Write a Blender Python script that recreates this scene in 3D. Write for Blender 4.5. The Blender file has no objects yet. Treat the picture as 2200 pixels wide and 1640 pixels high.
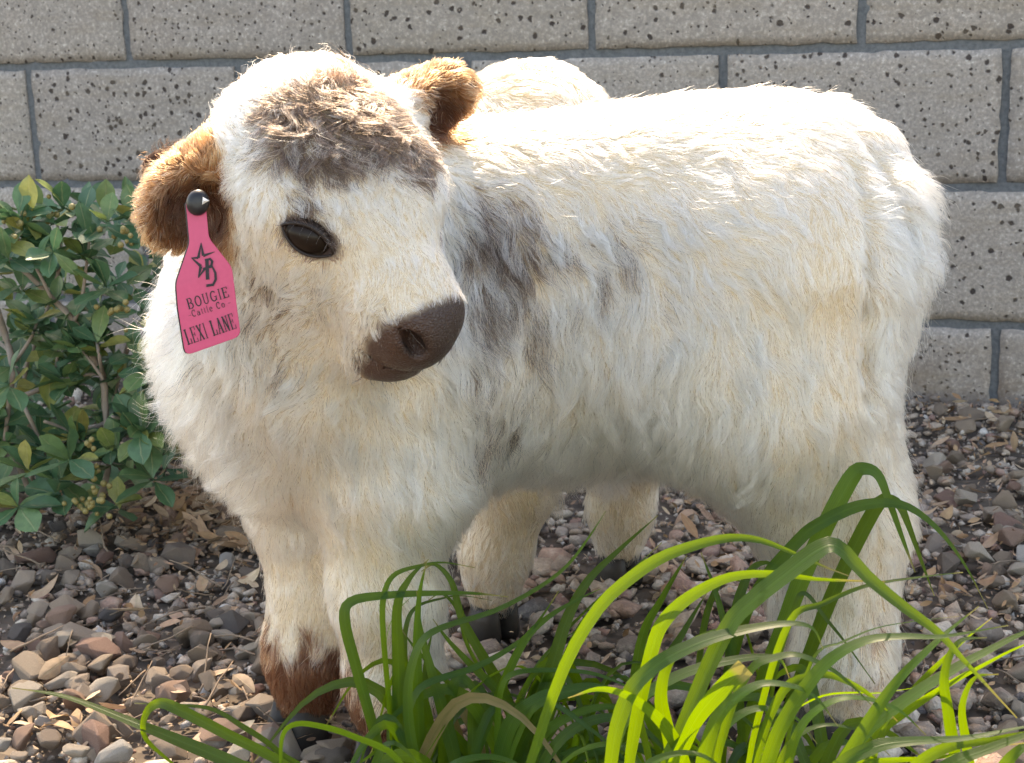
import bpy, bmesh, math, random
import numpy as np
from mathutils import Vector, Matrix, kdtree
from mathutils.bvhtree import BVHTree

random.seed(7)
rng = np.random.default_rng(7)
HAIR = .92
SC = bpy.context.scene
COL = SC.collection

# ------------------------------------------------------------------ camera
CAM_H = 0.60
FPX = 3400.0                       # focal length in photograph pixels (2200 wide)
PITCH, ROLL = math.radians(13.27), math.radians(1.9)
cp, sp, cr, sr = math.cos(PITCH), math.sin(PITCH), math.cos(ROLL), math.sin(ROLL)
CAMR = np.array([[1, 0, 0], [0, cp, sp], [0, -sp, cp]]) @ np.array([[cr, 0, sr], [0, 1, 0], [-sr, 0, cr]])
cam_d = bpy.data.cameras.new('camera')
cam = bpy.data.objects.new('camera', cam_d)
COL.objects.link(cam)
m = Matrix.Identity(4)
for i in range(3):
    m[i][0], m[i][1], m[i][2] = CAMR[i][0], CAMR[i][2], -CAMR[i][1]
m[2][3] = CAM_H
cam.matrix_world = m
cam_d.sensor_fit = 'HORIZONTAL'
cam_d.sensor_width = 36.0
cam_d.lens = 36.0 * FPX / 2200.0
cam_d.clip_start = 0.05
cam_d.clip_end = 500
cam_d.dof.use_dof = True
cam_d.dof.focus_distance = 1.2
cam_d.dof.aperture_fstop = 26
SC.camera = cam

# ------------------------------------------------------------------ sky, sun, exposure
SUN_EL, SUN_AZ = math.radians(47), math.radians(-6)     # azimuth from +Y, clockwise positive
SUN_DIR = Vector((math.sin(SUN_AZ) * math.cos(SUN_EL), math.cos(SUN_AZ) * math.cos(SUN_EL), math.sin(SUN_EL)))
world = bpy.data.worlds.new('World')
SC.world = world
world.use_nodes = True
wn = world.node_tree
bg = wn.nodes['Background']
sky = wn.nodes.new('ShaderNodeTexSky')
sky.sky_type = 'NISHITA'
sky.sun_disc = False
sky.sun_elevation = SUN_EL
sky.sun_rotation = SUN_AZ
wn.links.new(sky.outputs[0], bg.inputs[0])
bg.inputs[1].default_value = 0.15
sd = bpy.data.lights.new('sun', 'SUN')
sd.energy = 2.0
sd.angle = math.radians(0.5)
sd.color = (1.0, 0.95, 0.87)
sun = bpy.data.objects.new('sun', sd)
COL.objects.link(sun)
sun.rotation_euler = (-SUN_DIR).to_track_quat('-Z', 'Y').to_euler()
sun.location = (0, 0, 6)
SC.view_settings.view_transform = 'Standard'
SC.view_settings.look = 'None'
SC.view_settings.exposure = 2.3
SC.view_settings.gamma = 1.0
SC.view_settings.use_white_balance = True          # the phone balanced for the open shade
SC.view_settings.white_balance_temperature = 9300
SC.view_settings.white_balance_tint = 14
SC.render.engine = 'CYCLES'
SC.cycles.max_bounces = 8
SC.cycles.transmission_bounces = 6
SC.cycles.transparent_max_bounces = 8
SC.cycles.use_denoising = True
SC.cycles_curves.shape = 'RIBBONS'

# ------------------------------------------------------------------ helpers
def P(px, py, Y):
    """point on the line of sight of photo pixel (px, py) at world depth Y"""
    r = CAMR @ np.array([(px - 1100) / FPX, 1.0, -(py - 820) / FPX])
    return r * (Y / r[1]) + np.array([0, 0, CAM_H])

def G(px, py, z=0.0):
    r = CAMR @ np.array([(px - 1100) / FPX, 1.0, -(py - 820) / FPX])
    return r * ((z - CAM_H) / r[2]) + np.array([0, 0, CAM_H])

def project(p):
    q = (np.asarray(p) - np.array([0, 0, CAM_H])) @ CAMR
    return 1100 + FPX * q[..., 0] / q[..., 1], 820 - FPX * q[..., 2] / q[..., 1]

def unit(v):
    v = np.asarray(v, float)
    return v / max(1e-9, np.linalg.norm(v))

def props(o, label=None, cat=None, group=None, kind=None):
    for k, v in (('label', label), ('category', cat), ('group', group), ('kind', kind)):
        if v:
            o[k] = v
    return o

def link(name, me, mat=None, parent=None):
    o = bpy.data.objects.new(name, me)
    COL.objects.link(o)
    if mat is not None and me is not None:
        me.materials.append(mat)
    if parent is not None:
        o.parent = parent
    return o

def empty(name, loc=(0, 0, 0)):
    o = bpy.data.objects.new(name, None)
    o.empty_display_size = 0.05
    o.location = loc
    COL.objects.link(o)
    return o

def mesh_from(name, verts, faces, smooth=True, uvs=None):
    me = bpy.data.meshes.new(name)
    me.from_pydata([tuple(v) for v in verts], [], [tuple(f) for f in faces])
    if smooth:
        me.polygons.foreach_set('use_smooth', [True] * len(me.polygons))
    if uvs is not None:
        uv = me.uv_layers.new(name='UVMap')
        li = np.empty(len(me.loops), dtype=np.int32)
        me.loops.foreach_get('vertex_index', li)
        uv.data.foreach_set('uv', np.asarray(uvs, np.float32)[li].ravel())
    me.update()
    return me

def tube(pts, radii, seg=8, cap=True):
    """verts, faces of a tube along pts"""
    pts = [np.asarray(p, float) for p in pts]
    n = len(pts)
    V, F = [], []
    ref = np.array([0.13, 0.31, 0.94])
    for i, p in enumerate(pts):
        t = unit(pts[min(i + 1, n - 1)] - pts[max(i - 1, 0)])
        a = unit(np.cross(t, ref)); b = np.cross(t, a)
        for k in range(seg):
            w = 2 * math.pi * k / seg
            V.append(p + radii[i] * (math.cos(w) * a + math.sin(w) * b))
    for i in range(n - 1):
        for k in range(seg):
            k2 = (k + 1) % seg
            F.append((i * seg + k, i * seg + k2, (i + 1) * seg + k2, (i + 1) * seg + k))
    if cap:
        F.append(tuple(range(seg))[::-1])
        F.append(tuple((n - 1) * seg + k for k in range(seg)))
    return V, F

def spline(pts, n):
    """Catmull-Rom resampling of control points"""
    pts = np.asarray(pts, float)
    q = np.vstack([2 * pts[0] - pts[1], pts, 2 * pts[-1] - pts[-2]])
    out = []
    m_ = len(pts) - 1
    for s in np.linspace(0, m_ - 1e-6, n):
        i = int(s); t = s - i
        a, b, c, d = q[i], q[i + 1], q[i + 2], q[i + 3]
        out.append(0.5 * ((2 * b) + (c - a) * t + (2 * a - 5 * b + 4 * c - d) * t * t + (3 * b - a - 3 * c + d) * t ** 3))
    return np.array(out)

def vnoise(p, scale, seed=0):
    """smooth 3-D value noise in 0..1 for an (N,3) array"""
    q = np.asarray(p, float) * scale + 100.0 + seed * 17.3
    i = np.floor(q).astype(np.int64); f = q - i
    f = f * f * (3 - 2 * f)
    def h(a, b, c):
        n = (a * 73856093) ^ (b * 19349663) ^ (c * 83492791) ^ (seed * 2654435)
        n = (n ^ (n >> 13)) * 1274126177
        n = n ^ (n >> 16)
        return (n & 0xFFFF) / 65535.0
    r = 0
    for dx in (0, 1):
        for dy in (0, 1):
            for dz in (0, 1):
                w = (f[:, 0] if dx else 1 - f[:, 0]) * (f[:, 1] if dy else 1 - f[:, 1]) * (f[:, 2] if dz else 1 - f[:, 2])
                r = r + w * h(i[:, 0] + dx, i[:, 1] + dy, i[:, 2] + dz)
    return r

# ------------------------------------------------------------------ node material helper
class NT:
    def __init__(s, name):
        s.mat = bpy.data.materials.new(name)
        s.mat.use_nodes = True
        s.t = s.mat.node_tree
        s.t.nodes.clear()
        s.out = s.n('ShaderNodeOutputMaterial')
    def n(s, typ, **kw):
        nd = s.t.nodes.new(typ)
        for k, v in kw.items():
            if k.startswith('i_'):
                key = k[2:].replace('_', ' ')
                key = int(key) if key.isdigit() else key
                s.set(nd, key, v)
            else:
                setattr(nd, k, v)
        return nd
    def set(s, nd, key, v):
        sock = nd.inputs[key]
        if isinstance(v, bpy.types.NodeSocket):
            s.t.links.new(v, sock)
        else:
            sock.default_value = v
    def ramp(s, fac, stops, interp='LINEAR'):
        r = s.n('ShaderNodeValToRGB')
        r.color_ramp.interpolation = interp
        e = r.color_ramp.elements
        while len(e) < len(stops):
            e.new(0.5)
        for el, (pos, c) in zip(e, stops):
            el.position = pos
            el.color = (c[0], c[1], c[2], 1) if hasattr(c, '__len__') else (c, c, c, 1)
        s.t.links.new(fac, r.inputs[0])
        return r.outputs[0]
    def mix(s, fac, a, b, mode='MIX'):
        n_ = s.n('ShaderNodeMix', data_type='RGBA', blend_type=mode)
        for idx, v in ((0, fac), (6, a), (7, b)):
            if isinstance(v, bpy.types.NodeSocket):
                s.t.links.new(v, n_.inputs[idx])
            else:
                n_.inputs[idx].default_value = v if idx == 0 or len(v) == 4 else (*v, 1)
        return n_.outputs[2]
    def math(s, op, a, b=0.0, c=0.0):
        n_ = s.n('ShaderNodeMath', operation=op)
        for idx, v in ((0, a), (1, b), (2, c)):
            s.set(n_, idx, v)
        return n_.outputs[0]
    def noise(s, vec, scale, detail=2, rough=0.5):
        n_ = s.n('ShaderNodeTexNoise', i_Scale=scale, i_Detail=detail, i_Roughness=rough)
        if vec is not None:
            s.t.links.new(vec, n_.inputs['Vector'])
        return n_.outputs[0]
    def voro(s, vec, scale, feature='F1', rand=1.0):
        n_ = s.n('ShaderNodeTexVoronoi', feature=feature, i_Scale=scale, i_Randomness=rand)
        if vec is not None:
            s.t.links.new(vec, n_.inputs['Vector'])
        return n_
    def bump(s, height, strength=0.3, dist=0.002):
        n_ = s.n('ShaderNodeBump', i_Strength=strength, i_Distance=dist)
        s.t.links.new(height, n_.inputs['Height'])
        return n_.outputs[0]
    def pbr(s, color, rough=0.7, normal=None, spec=0.4, **kw):
        b = s.n('ShaderNodeBsdfPrincipled')
        s.set(b, 'Base Color', color if isinstance(color, bpy.types.NodeSocket) else (*color[:3], 1))
        s.set(b, 'Roughness', rough)
        s.set(b, 'Specular IOR Level', spec)
        for k, v in kw.items():
            s.set(b, k.replace('_', ' '), v)
        if normal is not None:
            s.t.links.new(normal, b.inputs['Normal'])
        return b
    def done(s, shader):
        s.t.links.new(shader.outputs[0], s.out.inputs[0])
        return s.mat
# ------------------------------------------------------------------ the setting: ground and wall
def mat_earth():
    s = NT('earth')
    co = s.n('ShaderNodeTexCoord').outputs['Object']
    n1 = s.noise(co, 9, 4, 0.6)
    v = s.voro(co, 42)
    c = s.ramp(v.outputs['Color'], [(0, (.06, .05, .042)), (.35, (.12, .098, .08)), (.6, (.17, .14, .11)), (1, (.085, .075, .07))])
    c = s.mix(s.math('MULTIPLY', n1, .5), c, (.09, .065, .05))
    return s.done(s.pbr(c, .92, s.bump(v.outputs['Distance'], .8, .01), .2))

ground = link('ground', mesh_from('ground', [(-60, -60, -.004), (60, -60, -.004), (60, 60, -.004), (-60, 60, -.004)], [(0, 1, 2, 3)], False), mat_earth())
props(ground, 'wide bed of loose mixed gravel in front of the wall', None, None, 'structure')

# wall frame: along = wall direction to the right, perpendicular to it the wall's face normal towards the camera
WYAW = math.radians(18.57)
W_AL = np.array([math.cos(WYAW), -math.sin(WYAW), 0.0])
W_FW = np.array([math.sin(WYAW), math.cos(WYAW), 0.0])
BL, BH = 0.4064, 0.2032
W_D = 5.88790753 * BL              # distance of the face
W_X0 = -3.61841352 * BL            # along coordinate of joint u = 0
W_Z0 = CAM_H - 0.17726645 * BL     # height of the top bed joint in view
ROWS_DOWN, ROWS_UP = 4, 4
def mat_block():
    s = NT('speckled_concrete_block')
    tc = s.n('ShaderNodeTexCoord').outputs['Object']
    oi = s.n('ShaderNodeObjectInfo')
    off = s.n('ShaderNodeVectorMath', operation='MULTIPLY_ADD')
    comb = s.n('ShaderNodeCombineXYZ', i_X=oi.outputs['Random'], i_Y=oi.outputs['Random'], i_Z=oi.outputs['Random'])
    s.set(off, 0, comb.outputs[0]); off.inputs[1].default_value = (7, 13, 9); s.set(off, 2, tc)
    co = off.outputs[0]
    big = s.noise(co, 7, 3, .6)
    mid = s.noise(co, 38, 4, .7)
    fine = s.noise(co, 190, 3, .7)
    tone = s.ramp(oi.outputs['Random'], [(0, (.36, .315, .275)), (.33, (.28, .245, .225)), (.66, (.33, .29, .26)), (1, (.30, .26, .225))])
    c = s.mix(s.ramp(big, [(.35, 0), (.7, .55)]), tone, (.235, .215, .20))
    c = s.mix(s.ramp(s.noise(co, 3.5, 4, .7), [(.45, 0), (.75, .45)]), c, (.36, .32, .285))
    c = s.mix(s.ramp(mid, [(.42, 0), (.72, .55)]), c, (.37, .335, .31))
    c = s.mix(s.ramp(fine, [(.42, .5), (.56, 0)]), c, (.16, .145, .135))
    c = s.mix(s.ramp(fine, [(.58, 0), (.70, .65)]), c, (.56, .52, .48))
    # dark aggregate pits: warped, sparse cells of two sizes
    warp = s.n('ShaderNodeVectorMath', operation='MULTIPLY_ADD')
    wn_ = s.n('ShaderNodeTexNoise', i_Scale=120.0, i_Detail=2.0); s.set(wn_, 'Vector', co)
    s.set(warp, 0, wn_.outputs['Color']); warp.inputs[1].default_value = (.008, .008, .008); s.set(warp, 2, co)
    def pits(scale, keep, r0, r1):
        v = s.voro(warp.outputs[0], scale)
        sep = s.n('ShaderNodeSeparateColor'); s.set(sep, 0, v.outputs['Color'])
        on = s.math('GREATER_THAN', sep.outputs[0], keep)
        size = s.math('MULTIPLY_ADD', sep.outputs[1], r1 - r0, r0)
        d = s.math('SUBTRACT', size, v.outputs['Distance'])
        return s.math('MULTIPLY', on, s.ramp(s.math('MULTIPLY', d, 8.0), [(0, 0), (.9, 1)]))
    p = s.math('MAXIMUM', pits(80, .50, .10, .44), pits(160, .80, .10, .42))
    c = s.mix(s.math('MULTIPLY', p, .93), c, (.035, .026, .024))
    gz = s.n('ShaderNodeSeparateXYZ'); s.set(gz, 0, s.n('ShaderNodeNewGeometry').outputs['Position'])
    spl = s.math('MULTIPLY', s.ramp(gz.outputs[2], [(0.0, 1), (.11, 0)]), s.ramp(s.noise(co, 24, 4, .7), [(.35, 0), (.65, .75)]))
    c = s.mix(spl, c, (.15, .10, .07))
    # faint streaks of dirt along the face
    st = s.n('ShaderNodeMapping'); st.inputs['Scale'].default_value = (5, 5, 26); s.set(st, 'Vector', co)
    c = s.mix(s.ramp(s.noise(st.outputs[0], 2, 3, .6), [(.48, 0), (.8, .45)]), c, (.22, .175, .125))
    h = s.math('SUBTRACT', s.math('MULTIPLY_ADD', fine, .5, s.math('MULTIPLY', mid, .5)), s.math('MULTIPLY', p, 1.2))
    return s.done(s.pbr(c, .9, s.bump(h, .6, .003), .25))

def mat_mortar():
    s = NT('grey_mortar')
    co = s.n('ShaderNodeTexCoord').outputs['Object']
    f = s.noise(co, 130, 4, .7)
    c = s.ramp(f, [(.3, (.075, .083, .092)), (.7, (.15, .16, .17))])
    return s.done(s.pbr(c, .95, s.bump(f, .5, .002), .2))

def wall_point(u, v, out=0.0):
    """u: block lengths from the joint, v: courses down from the upper bed joint, out: metres towards the camera"""
    return W_AL * (W_X0 + u * BL) + W_FW * (W_D - out) + np.array([0, 0, W_Z0 - v * BH])

def block_mesh(seed):
    r = np.random.default_rng(seed)
    J = .0054
    hx, hz, dy = BL / 2 - J, BH / 2 - J, .10
    bm = bmesh.new()
    nx, nz = 24, 12
    grid = {}
    for i in range(nx + 1):
        for k in range(nz + 1):
            x = -hx + 2 * hx * i / nx; z = -hz + 2 * hz * k / nz
            ex, ez = min(i, nx - i), min(k, nz - k)
            y = 0.0
            if ex == 0 or ez == 0:
                y += .0035
                x += r.normal(0, .0008) - (math.copysign(.0012, x) if ex == 0 else 0)
                z += r.normal(0, .0008) - (math.copysign(.0012, z) if ez == 0 else 0)
                if r.random() < .06:
                    y += .004
            elif ex == 1 or ez == 1:
                y += .0008
            y += r.normal(0, .00035)
            grid[i, k] = bm.verts.new((x, y, z))
    for i in range(nx):
        for k in range(nz):
            bm.faces.new((grid[i, k], grid[i + 1, k], grid[i + 1, k + 1], grid[i, k + 1]))
    rim = [grid[i, 0] for i in range(nx)] + [grid[nx, k] for k in range(nz)] + [grid[i, nz] for i in range(nx, 0, -1)] + [grid[0, k] for k in range(nz, 0, -1)]
    back = [bm.verts.new((v.co.x, dy, v.co.z)) for v in rim]
    for i in range(len(rim)):
        j = (i + 1) % len(rim)
        bm.faces.new((rim[j], rim[i], back[i], back[j]))
    bm.faces.new(back)
    me = bpy.data.meshes.new('block')
    bm.normal_update(); bm.to_mesh(me); bm.free()
    for p in me.polygons:
        p.use_smooth = len(p.vertices) == 4 and abs(p.normal.y) > .5
    return me

wall = empty('block_wall', tuple(wall_point(1.5, 3.2)))
props(wall, 'grey speckled concrete block wall with recessed mortar joints behind the calves', 'wall')
WROT = Matrix.Rotation(-WYAW, 4, 'Z')
wall.rotation_euler = (0, 0, -WYAW)
WINV = wall.matrix_basis.inverted()
bmat = mat_block()
bmeshes = [block_mesh(40 + i) for i in range(6)]
for b in bmeshes:
    b.materials.append(bmat)
def wall_local(p):
    return WINV @ Vector(p)
for row in range(-ROWS_UP, ROWS_DOWN):
    for i in range(-6, 8):
        u = i + (.5 if row % 2 == 1 else 1.0)   # row 0 is the course under the upper bed joint
        o = bpy.data.objects.new('block', bmeshes[(i * 7 + row * 3) % 6])
        COL.objects.link(o); o.parent = wall
        c = wall_point(u - (.5 if False else 0), row + .5)
        o.location = wall_local(c + W_FW * rng.uniform(-.0012, .0012))
        o.rotation_euler = (rng.normal(0, .003), rng.normal(0, .0015), rng.normal(0, .002))
mv, mf = [], []
a, b_, c, d = wall_point(-6, ROWS_DOWN, -.0075), wall_point(8, ROWS_DOWN, -.0075), wall_point(8, -ROWS_UP, -.0075), wall_point(-6, -ROWS_UP, -.0075)
mv = [a, b_, c, d] + [q + W_FW * .085 for q in (a, b_, c, d)]
mf = [(0, 1, 2, 3), (5, 4, 7, 6), (4, 0, 3, 7), (1, 5, 6, 2), (3, 2, 6, 7), (4, 5, 1, 0)]
mo = link('mortar', mesh_from('mortar', [wall_local(q) for q in mv], mf, False), mat_mortar(), wall)
# cap course: part of the wall above the picture
cv = []
for o_, dz in ((.012, 0), (-.11, 0), (-.11, .05), (.012, .05)):
    for uu in (-6, 8):
        q = wall_point(uu, -ROWS_UP, o_); q[2] += dz + .002; cv.append(wall_local(q))
link('wall_cap', mesh_from('wall_cap', cv, [(0, 1, 3, 2), (2, 3, 5, 4), (4, 5, 7, 6), (6, 7, 1, 0), (0, 2, 4, 6), (1, 7, 5, 3)], False), bmat, wall)
# ------------------------------------------------------------------ bodies: smooth blends of limbs and muscles, meshed as one skin
def frame_from(f, up):
    f = unit(f); l = unit(np.cross(up, f)); u = np.cross(f, l)
    return np.array([f, l, u])          # rows: forward, left, up

class Body:
    def __init__(s):
        s.prims = []                    # (kind, data, k, op)
    def cone(s, a, b, r1, r2, k=.03, op=1):
        s.prims.append(('c', (np.asarray(a, float), np.asarray(b, float), r1, r2), k, op))
    def ell(s, c, rad, rot=None, k=.03, op=1):
        s.prims.append(('e', (np.asarray(c, float), np.asarray(rad, float), np.eye(3) if rot is None else np.asarray(rot, float)), k, op))
    def chain(s, pts, radii, k=.02):
        for i in range(len(pts) - 1):
            s.cone(pts[i], pts[i + 1], radii[i], radii[i + 1], k)
    def __call__(s, p):
        d = np.full(len(p), 1e3)
        for kind, dat, k, op in s.prims:
            if kind == 'c':
                a, b, r1, r2 = dat
                ba = b - a
                t = np.clip((p - a) @ ba / (ba @ ba), 0, 1)
                e = np.linalg.norm(p - a - t[:, None] * ba, axis=1) - (r1 + (r2 - r1) * t)
            else:
                c, r, rot = dat
                q = (p - c) @ rot.T
                k0 = np.linalg.norm(q / r, axis=1) + 1e-9
                k1 = np.linalg.norm(q / (r * r), axis=1) + 1e-9
                e = k0 * (k0 - 1) / k1
            if op == 1:
                h = np.clip(.5 + .5 * (e - d) / k, 0, 1)
                d = e * (1 - h) + d * h - k * h * (1 - h)
            else:
                h = np.clip(.5 - .5 * (d + e) / k, 0, 1)
                d = d * (1 - h) - e * h + k * h * (1 - h)
        return d

def grad(sdf, p, h=.0008):
    g = np.stack([sdf(p + h * np.eye(3)[i]) - sdf(p - h * np.eye(3)[i]) for i in range(3)], 1)
    return g / (np.linalg.norm(g, axis=1)[:, None] + 1e-12)

def surface_net(sdf, lo, hi, res):
    lo = np.asarray(lo, float); n = np.ceil((np.asarray(hi) - lo) / res).astype(int) + 1
    ax = [lo[i] + res * np.arange(n[i]) for i in range(3)]
    D = np.empty(n)
    for i in range(n[0]):
        yy, zz = np.meshgrid(ax[1], ax[2], indexing='ij')
        D[i] = sdf(np.stack([np.full(yy.size, ax[0][i]), yy.ravel(), zz.ravel()], 1)).reshape(yy.shape)
    S = D < 0
    c = [S[dx:n[0] - 1 + dx, dy:n[1] - 1 + dy, dz:n[2] - 1 + dz] for dx in (0, 1) for dy in (0, 1) for dz in (0, 1)]
    cnt = sum(x.astype(int) for x in c)
    act = (cnt > 0) & (cnt < 8)
    idx = -np.ones(act.shape, int)
    idx[act] = np.arange(act.sum())
    V = lo + res * (np.argwhere(act) + .5)
    F = []
    for axis in range(3):
        o1, o2 = [(1, 2), (2, 0), (0, 1)][axis]
        sl = [slice(None)] * 3; sl2 = [slice(None)] * 3
        sl[axis] = slice(0, -1); sl2[axis] = slice(1, None)
        A, B = S[tuple(sl)], S[tuple(sl2)]
        e = np.argwhere(A != B)
        e = e[(e[:, o1] > 0) & (e[:, o2] > 0) & (e[:, o1] < n[o1] - 1) & (e[:, o2] < n[o2] - 1)]
        d1 = np.zeros(3, int); d1[o1] = 1
        d2 = np.zeros(3, int); d2[o2] = 1
        q = [idx[tuple((e - a * d1 - b * d2).T)] for a, b in ((1, 1), (0, 1), (0, 0), (1, 0))]
        q = np.stack(q, 1)
        flip = ~A[tuple(e.T)]
        q[flip] = q[flip][:, ::-1]
        F.append(q)
    return V, np.concatenate(F)

def subdivide(V, Q):
    e = np.sort(np.concatenate([Q[:, [0, 1]], Q[:, [1, 2]], Q[:, [2, 3]], Q[:, [3, 0]]]), 1)
    ue, inv = np.unique(e, axis=0, return_inverse=True)
    inv = inv.ravel()
    nq = len(Q); nv = len(V)
    em = [inv[i * nq:(i + 1) * nq] + nv for i in range(4)]
    fc = np.arange(nq) + nv + len(ue)
    V2 = np.concatenate([V, V[ue].mean(1), V[Q].mean(1)])
    Q2 = np.concatenate([np.stack([Q[:, i], em[i], fc, em[(i + 3) % 4]], 1) for i in range(4)])
    return V2, Q2

def settle(sdf, V, it=3):
    for _ in range(it):
        V = V - np.clip(sdf(V), -.01, .01)[:, None] * grad(sdf, V)
    return V

def skin_mesh(name, sdf, lo, hi, res, sub=0):
    V, Q = surface_net(sdf, lo, hi, res)
    V = settle(sdf, V)
    for _ in range(sub):
        V, Q = subdivide(V, Q)
        V = settle(sdf, V, 2)
    me = bpy.data.meshes.new(name)
    me.vertices.add(len(V)); me.vertices.foreach_set('co', V.astype(np.float32).ravel())
    me.loops.add(4 * len(Q)); me.loops.foreach_set('vertex_index', Q.astype(np.int32).ravel())
    me.polygons.add(len(Q)); me.polygons.foreach_set('loop_start', np.arange(0, 4 * len(Q), 4, dtype=np.int32))
    me.polygons.foreach_set('use_smooth', np.ones(len(Q), bool))
    me.update(); me.validate()
    return me, V, Q

def set_vcol(me, cols, name='coat_colour'):
    a = me.color_attributes.new(name, 'FLOAT_COLOR', 'POINT')
    rgba = np.ones((len(me.vertices), 4), np.float32); rgba[:, :3] = cols
    a.data.foreach_set('color', rgba.ravel())

def mat_skin():
    s = NT('calf_skin')
    at = s.n('ShaderNodeAttribute', attribute_name='coat_colour')
    wet = s.n('ShaderNodeAttribute', attribute_name='nose_mask').outputs['Fac']
    co = s.n('ShaderNodeTexCoord').outputs['Object']
    f = s.noise(co, 420, 3, .6)
    v = s.voro(co, 400, 'DISTANCE_TO_EDGE')
    pebble = s.ramp(v.outputs['Distance'], [(0, 0), (.25, 1)])
    c = s.mix(s.math('MULTIPLY', wet, s.ramp(f, [(.35, .35), (.65, 0)])), at.outputs['Color'], (.03, .02, .018))
    h = s.math('MULTIPLY', wet, s.math('MULTIPLY_ADD', pebble, .6, s.math('MULTIPLY', f, .5)))
    rough = s.math('MULTIPLY_ADD', wet, s.math('MULTIPLY_ADD', f, .45, -.68), .85)
    return s.done(s.pbr(c, rough, s.bump(h, .6, .0013), .30))

def mat_hair():
    s = NT('calf_hair')
    at = s.n('ShaderNodeAttribute', attribute_name='hair_colour')
    h = s.n('ShaderNodeBsdfHairPrincipled')
    h.parametrization = 'COLOR'
    s.set(h, 'Color', at.outputs['Color'])
    s.set(h, 'Roughness', .38); s.set(h, 'Radial Roughness', .55)
    for k in ('Random Color', 'Random Roughness'):
        if k in h.inputs:
            h.inputs[k].default_value = 0.0
    return s.done(h)

MAT_SKIN, MAT_HAIR = mat_skin(), mat_hair()

def mat_simple(name, col, rough, spec=.5, bump=0, scale=200, coat=0):
    s = NT(name)
    co = s.n('ShaderNodeTexCoord').outputs['Object']
    f = s.noise(co, scale, 3, .6)
    c = s.mix(s.ramp(f, [(.35, .35), (.65, 0)]), col, tuple(x * .6 for x in col))
    b = s.pbr(c, rough, s.bump(f, bump, .001) if bump else None, spec)
    if coat:
        b.inputs['Coat Weight'].default_value = coat; b.inputs['Coat Roughness'].default_value = .03
    return s.done(b)

MAT_HOOF = mat_simple('hoof_horn', (.030, .024, .020), .55, .4, .4, 300)
MAT_EYE = mat_simple('eyeball', (.016, .009, .006), .30, .14, 0, 900, .03)
MAT_LID = mat_simple('eyelid_skin', (.022, .014, .012), .5, .3, .3, 500)

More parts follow.
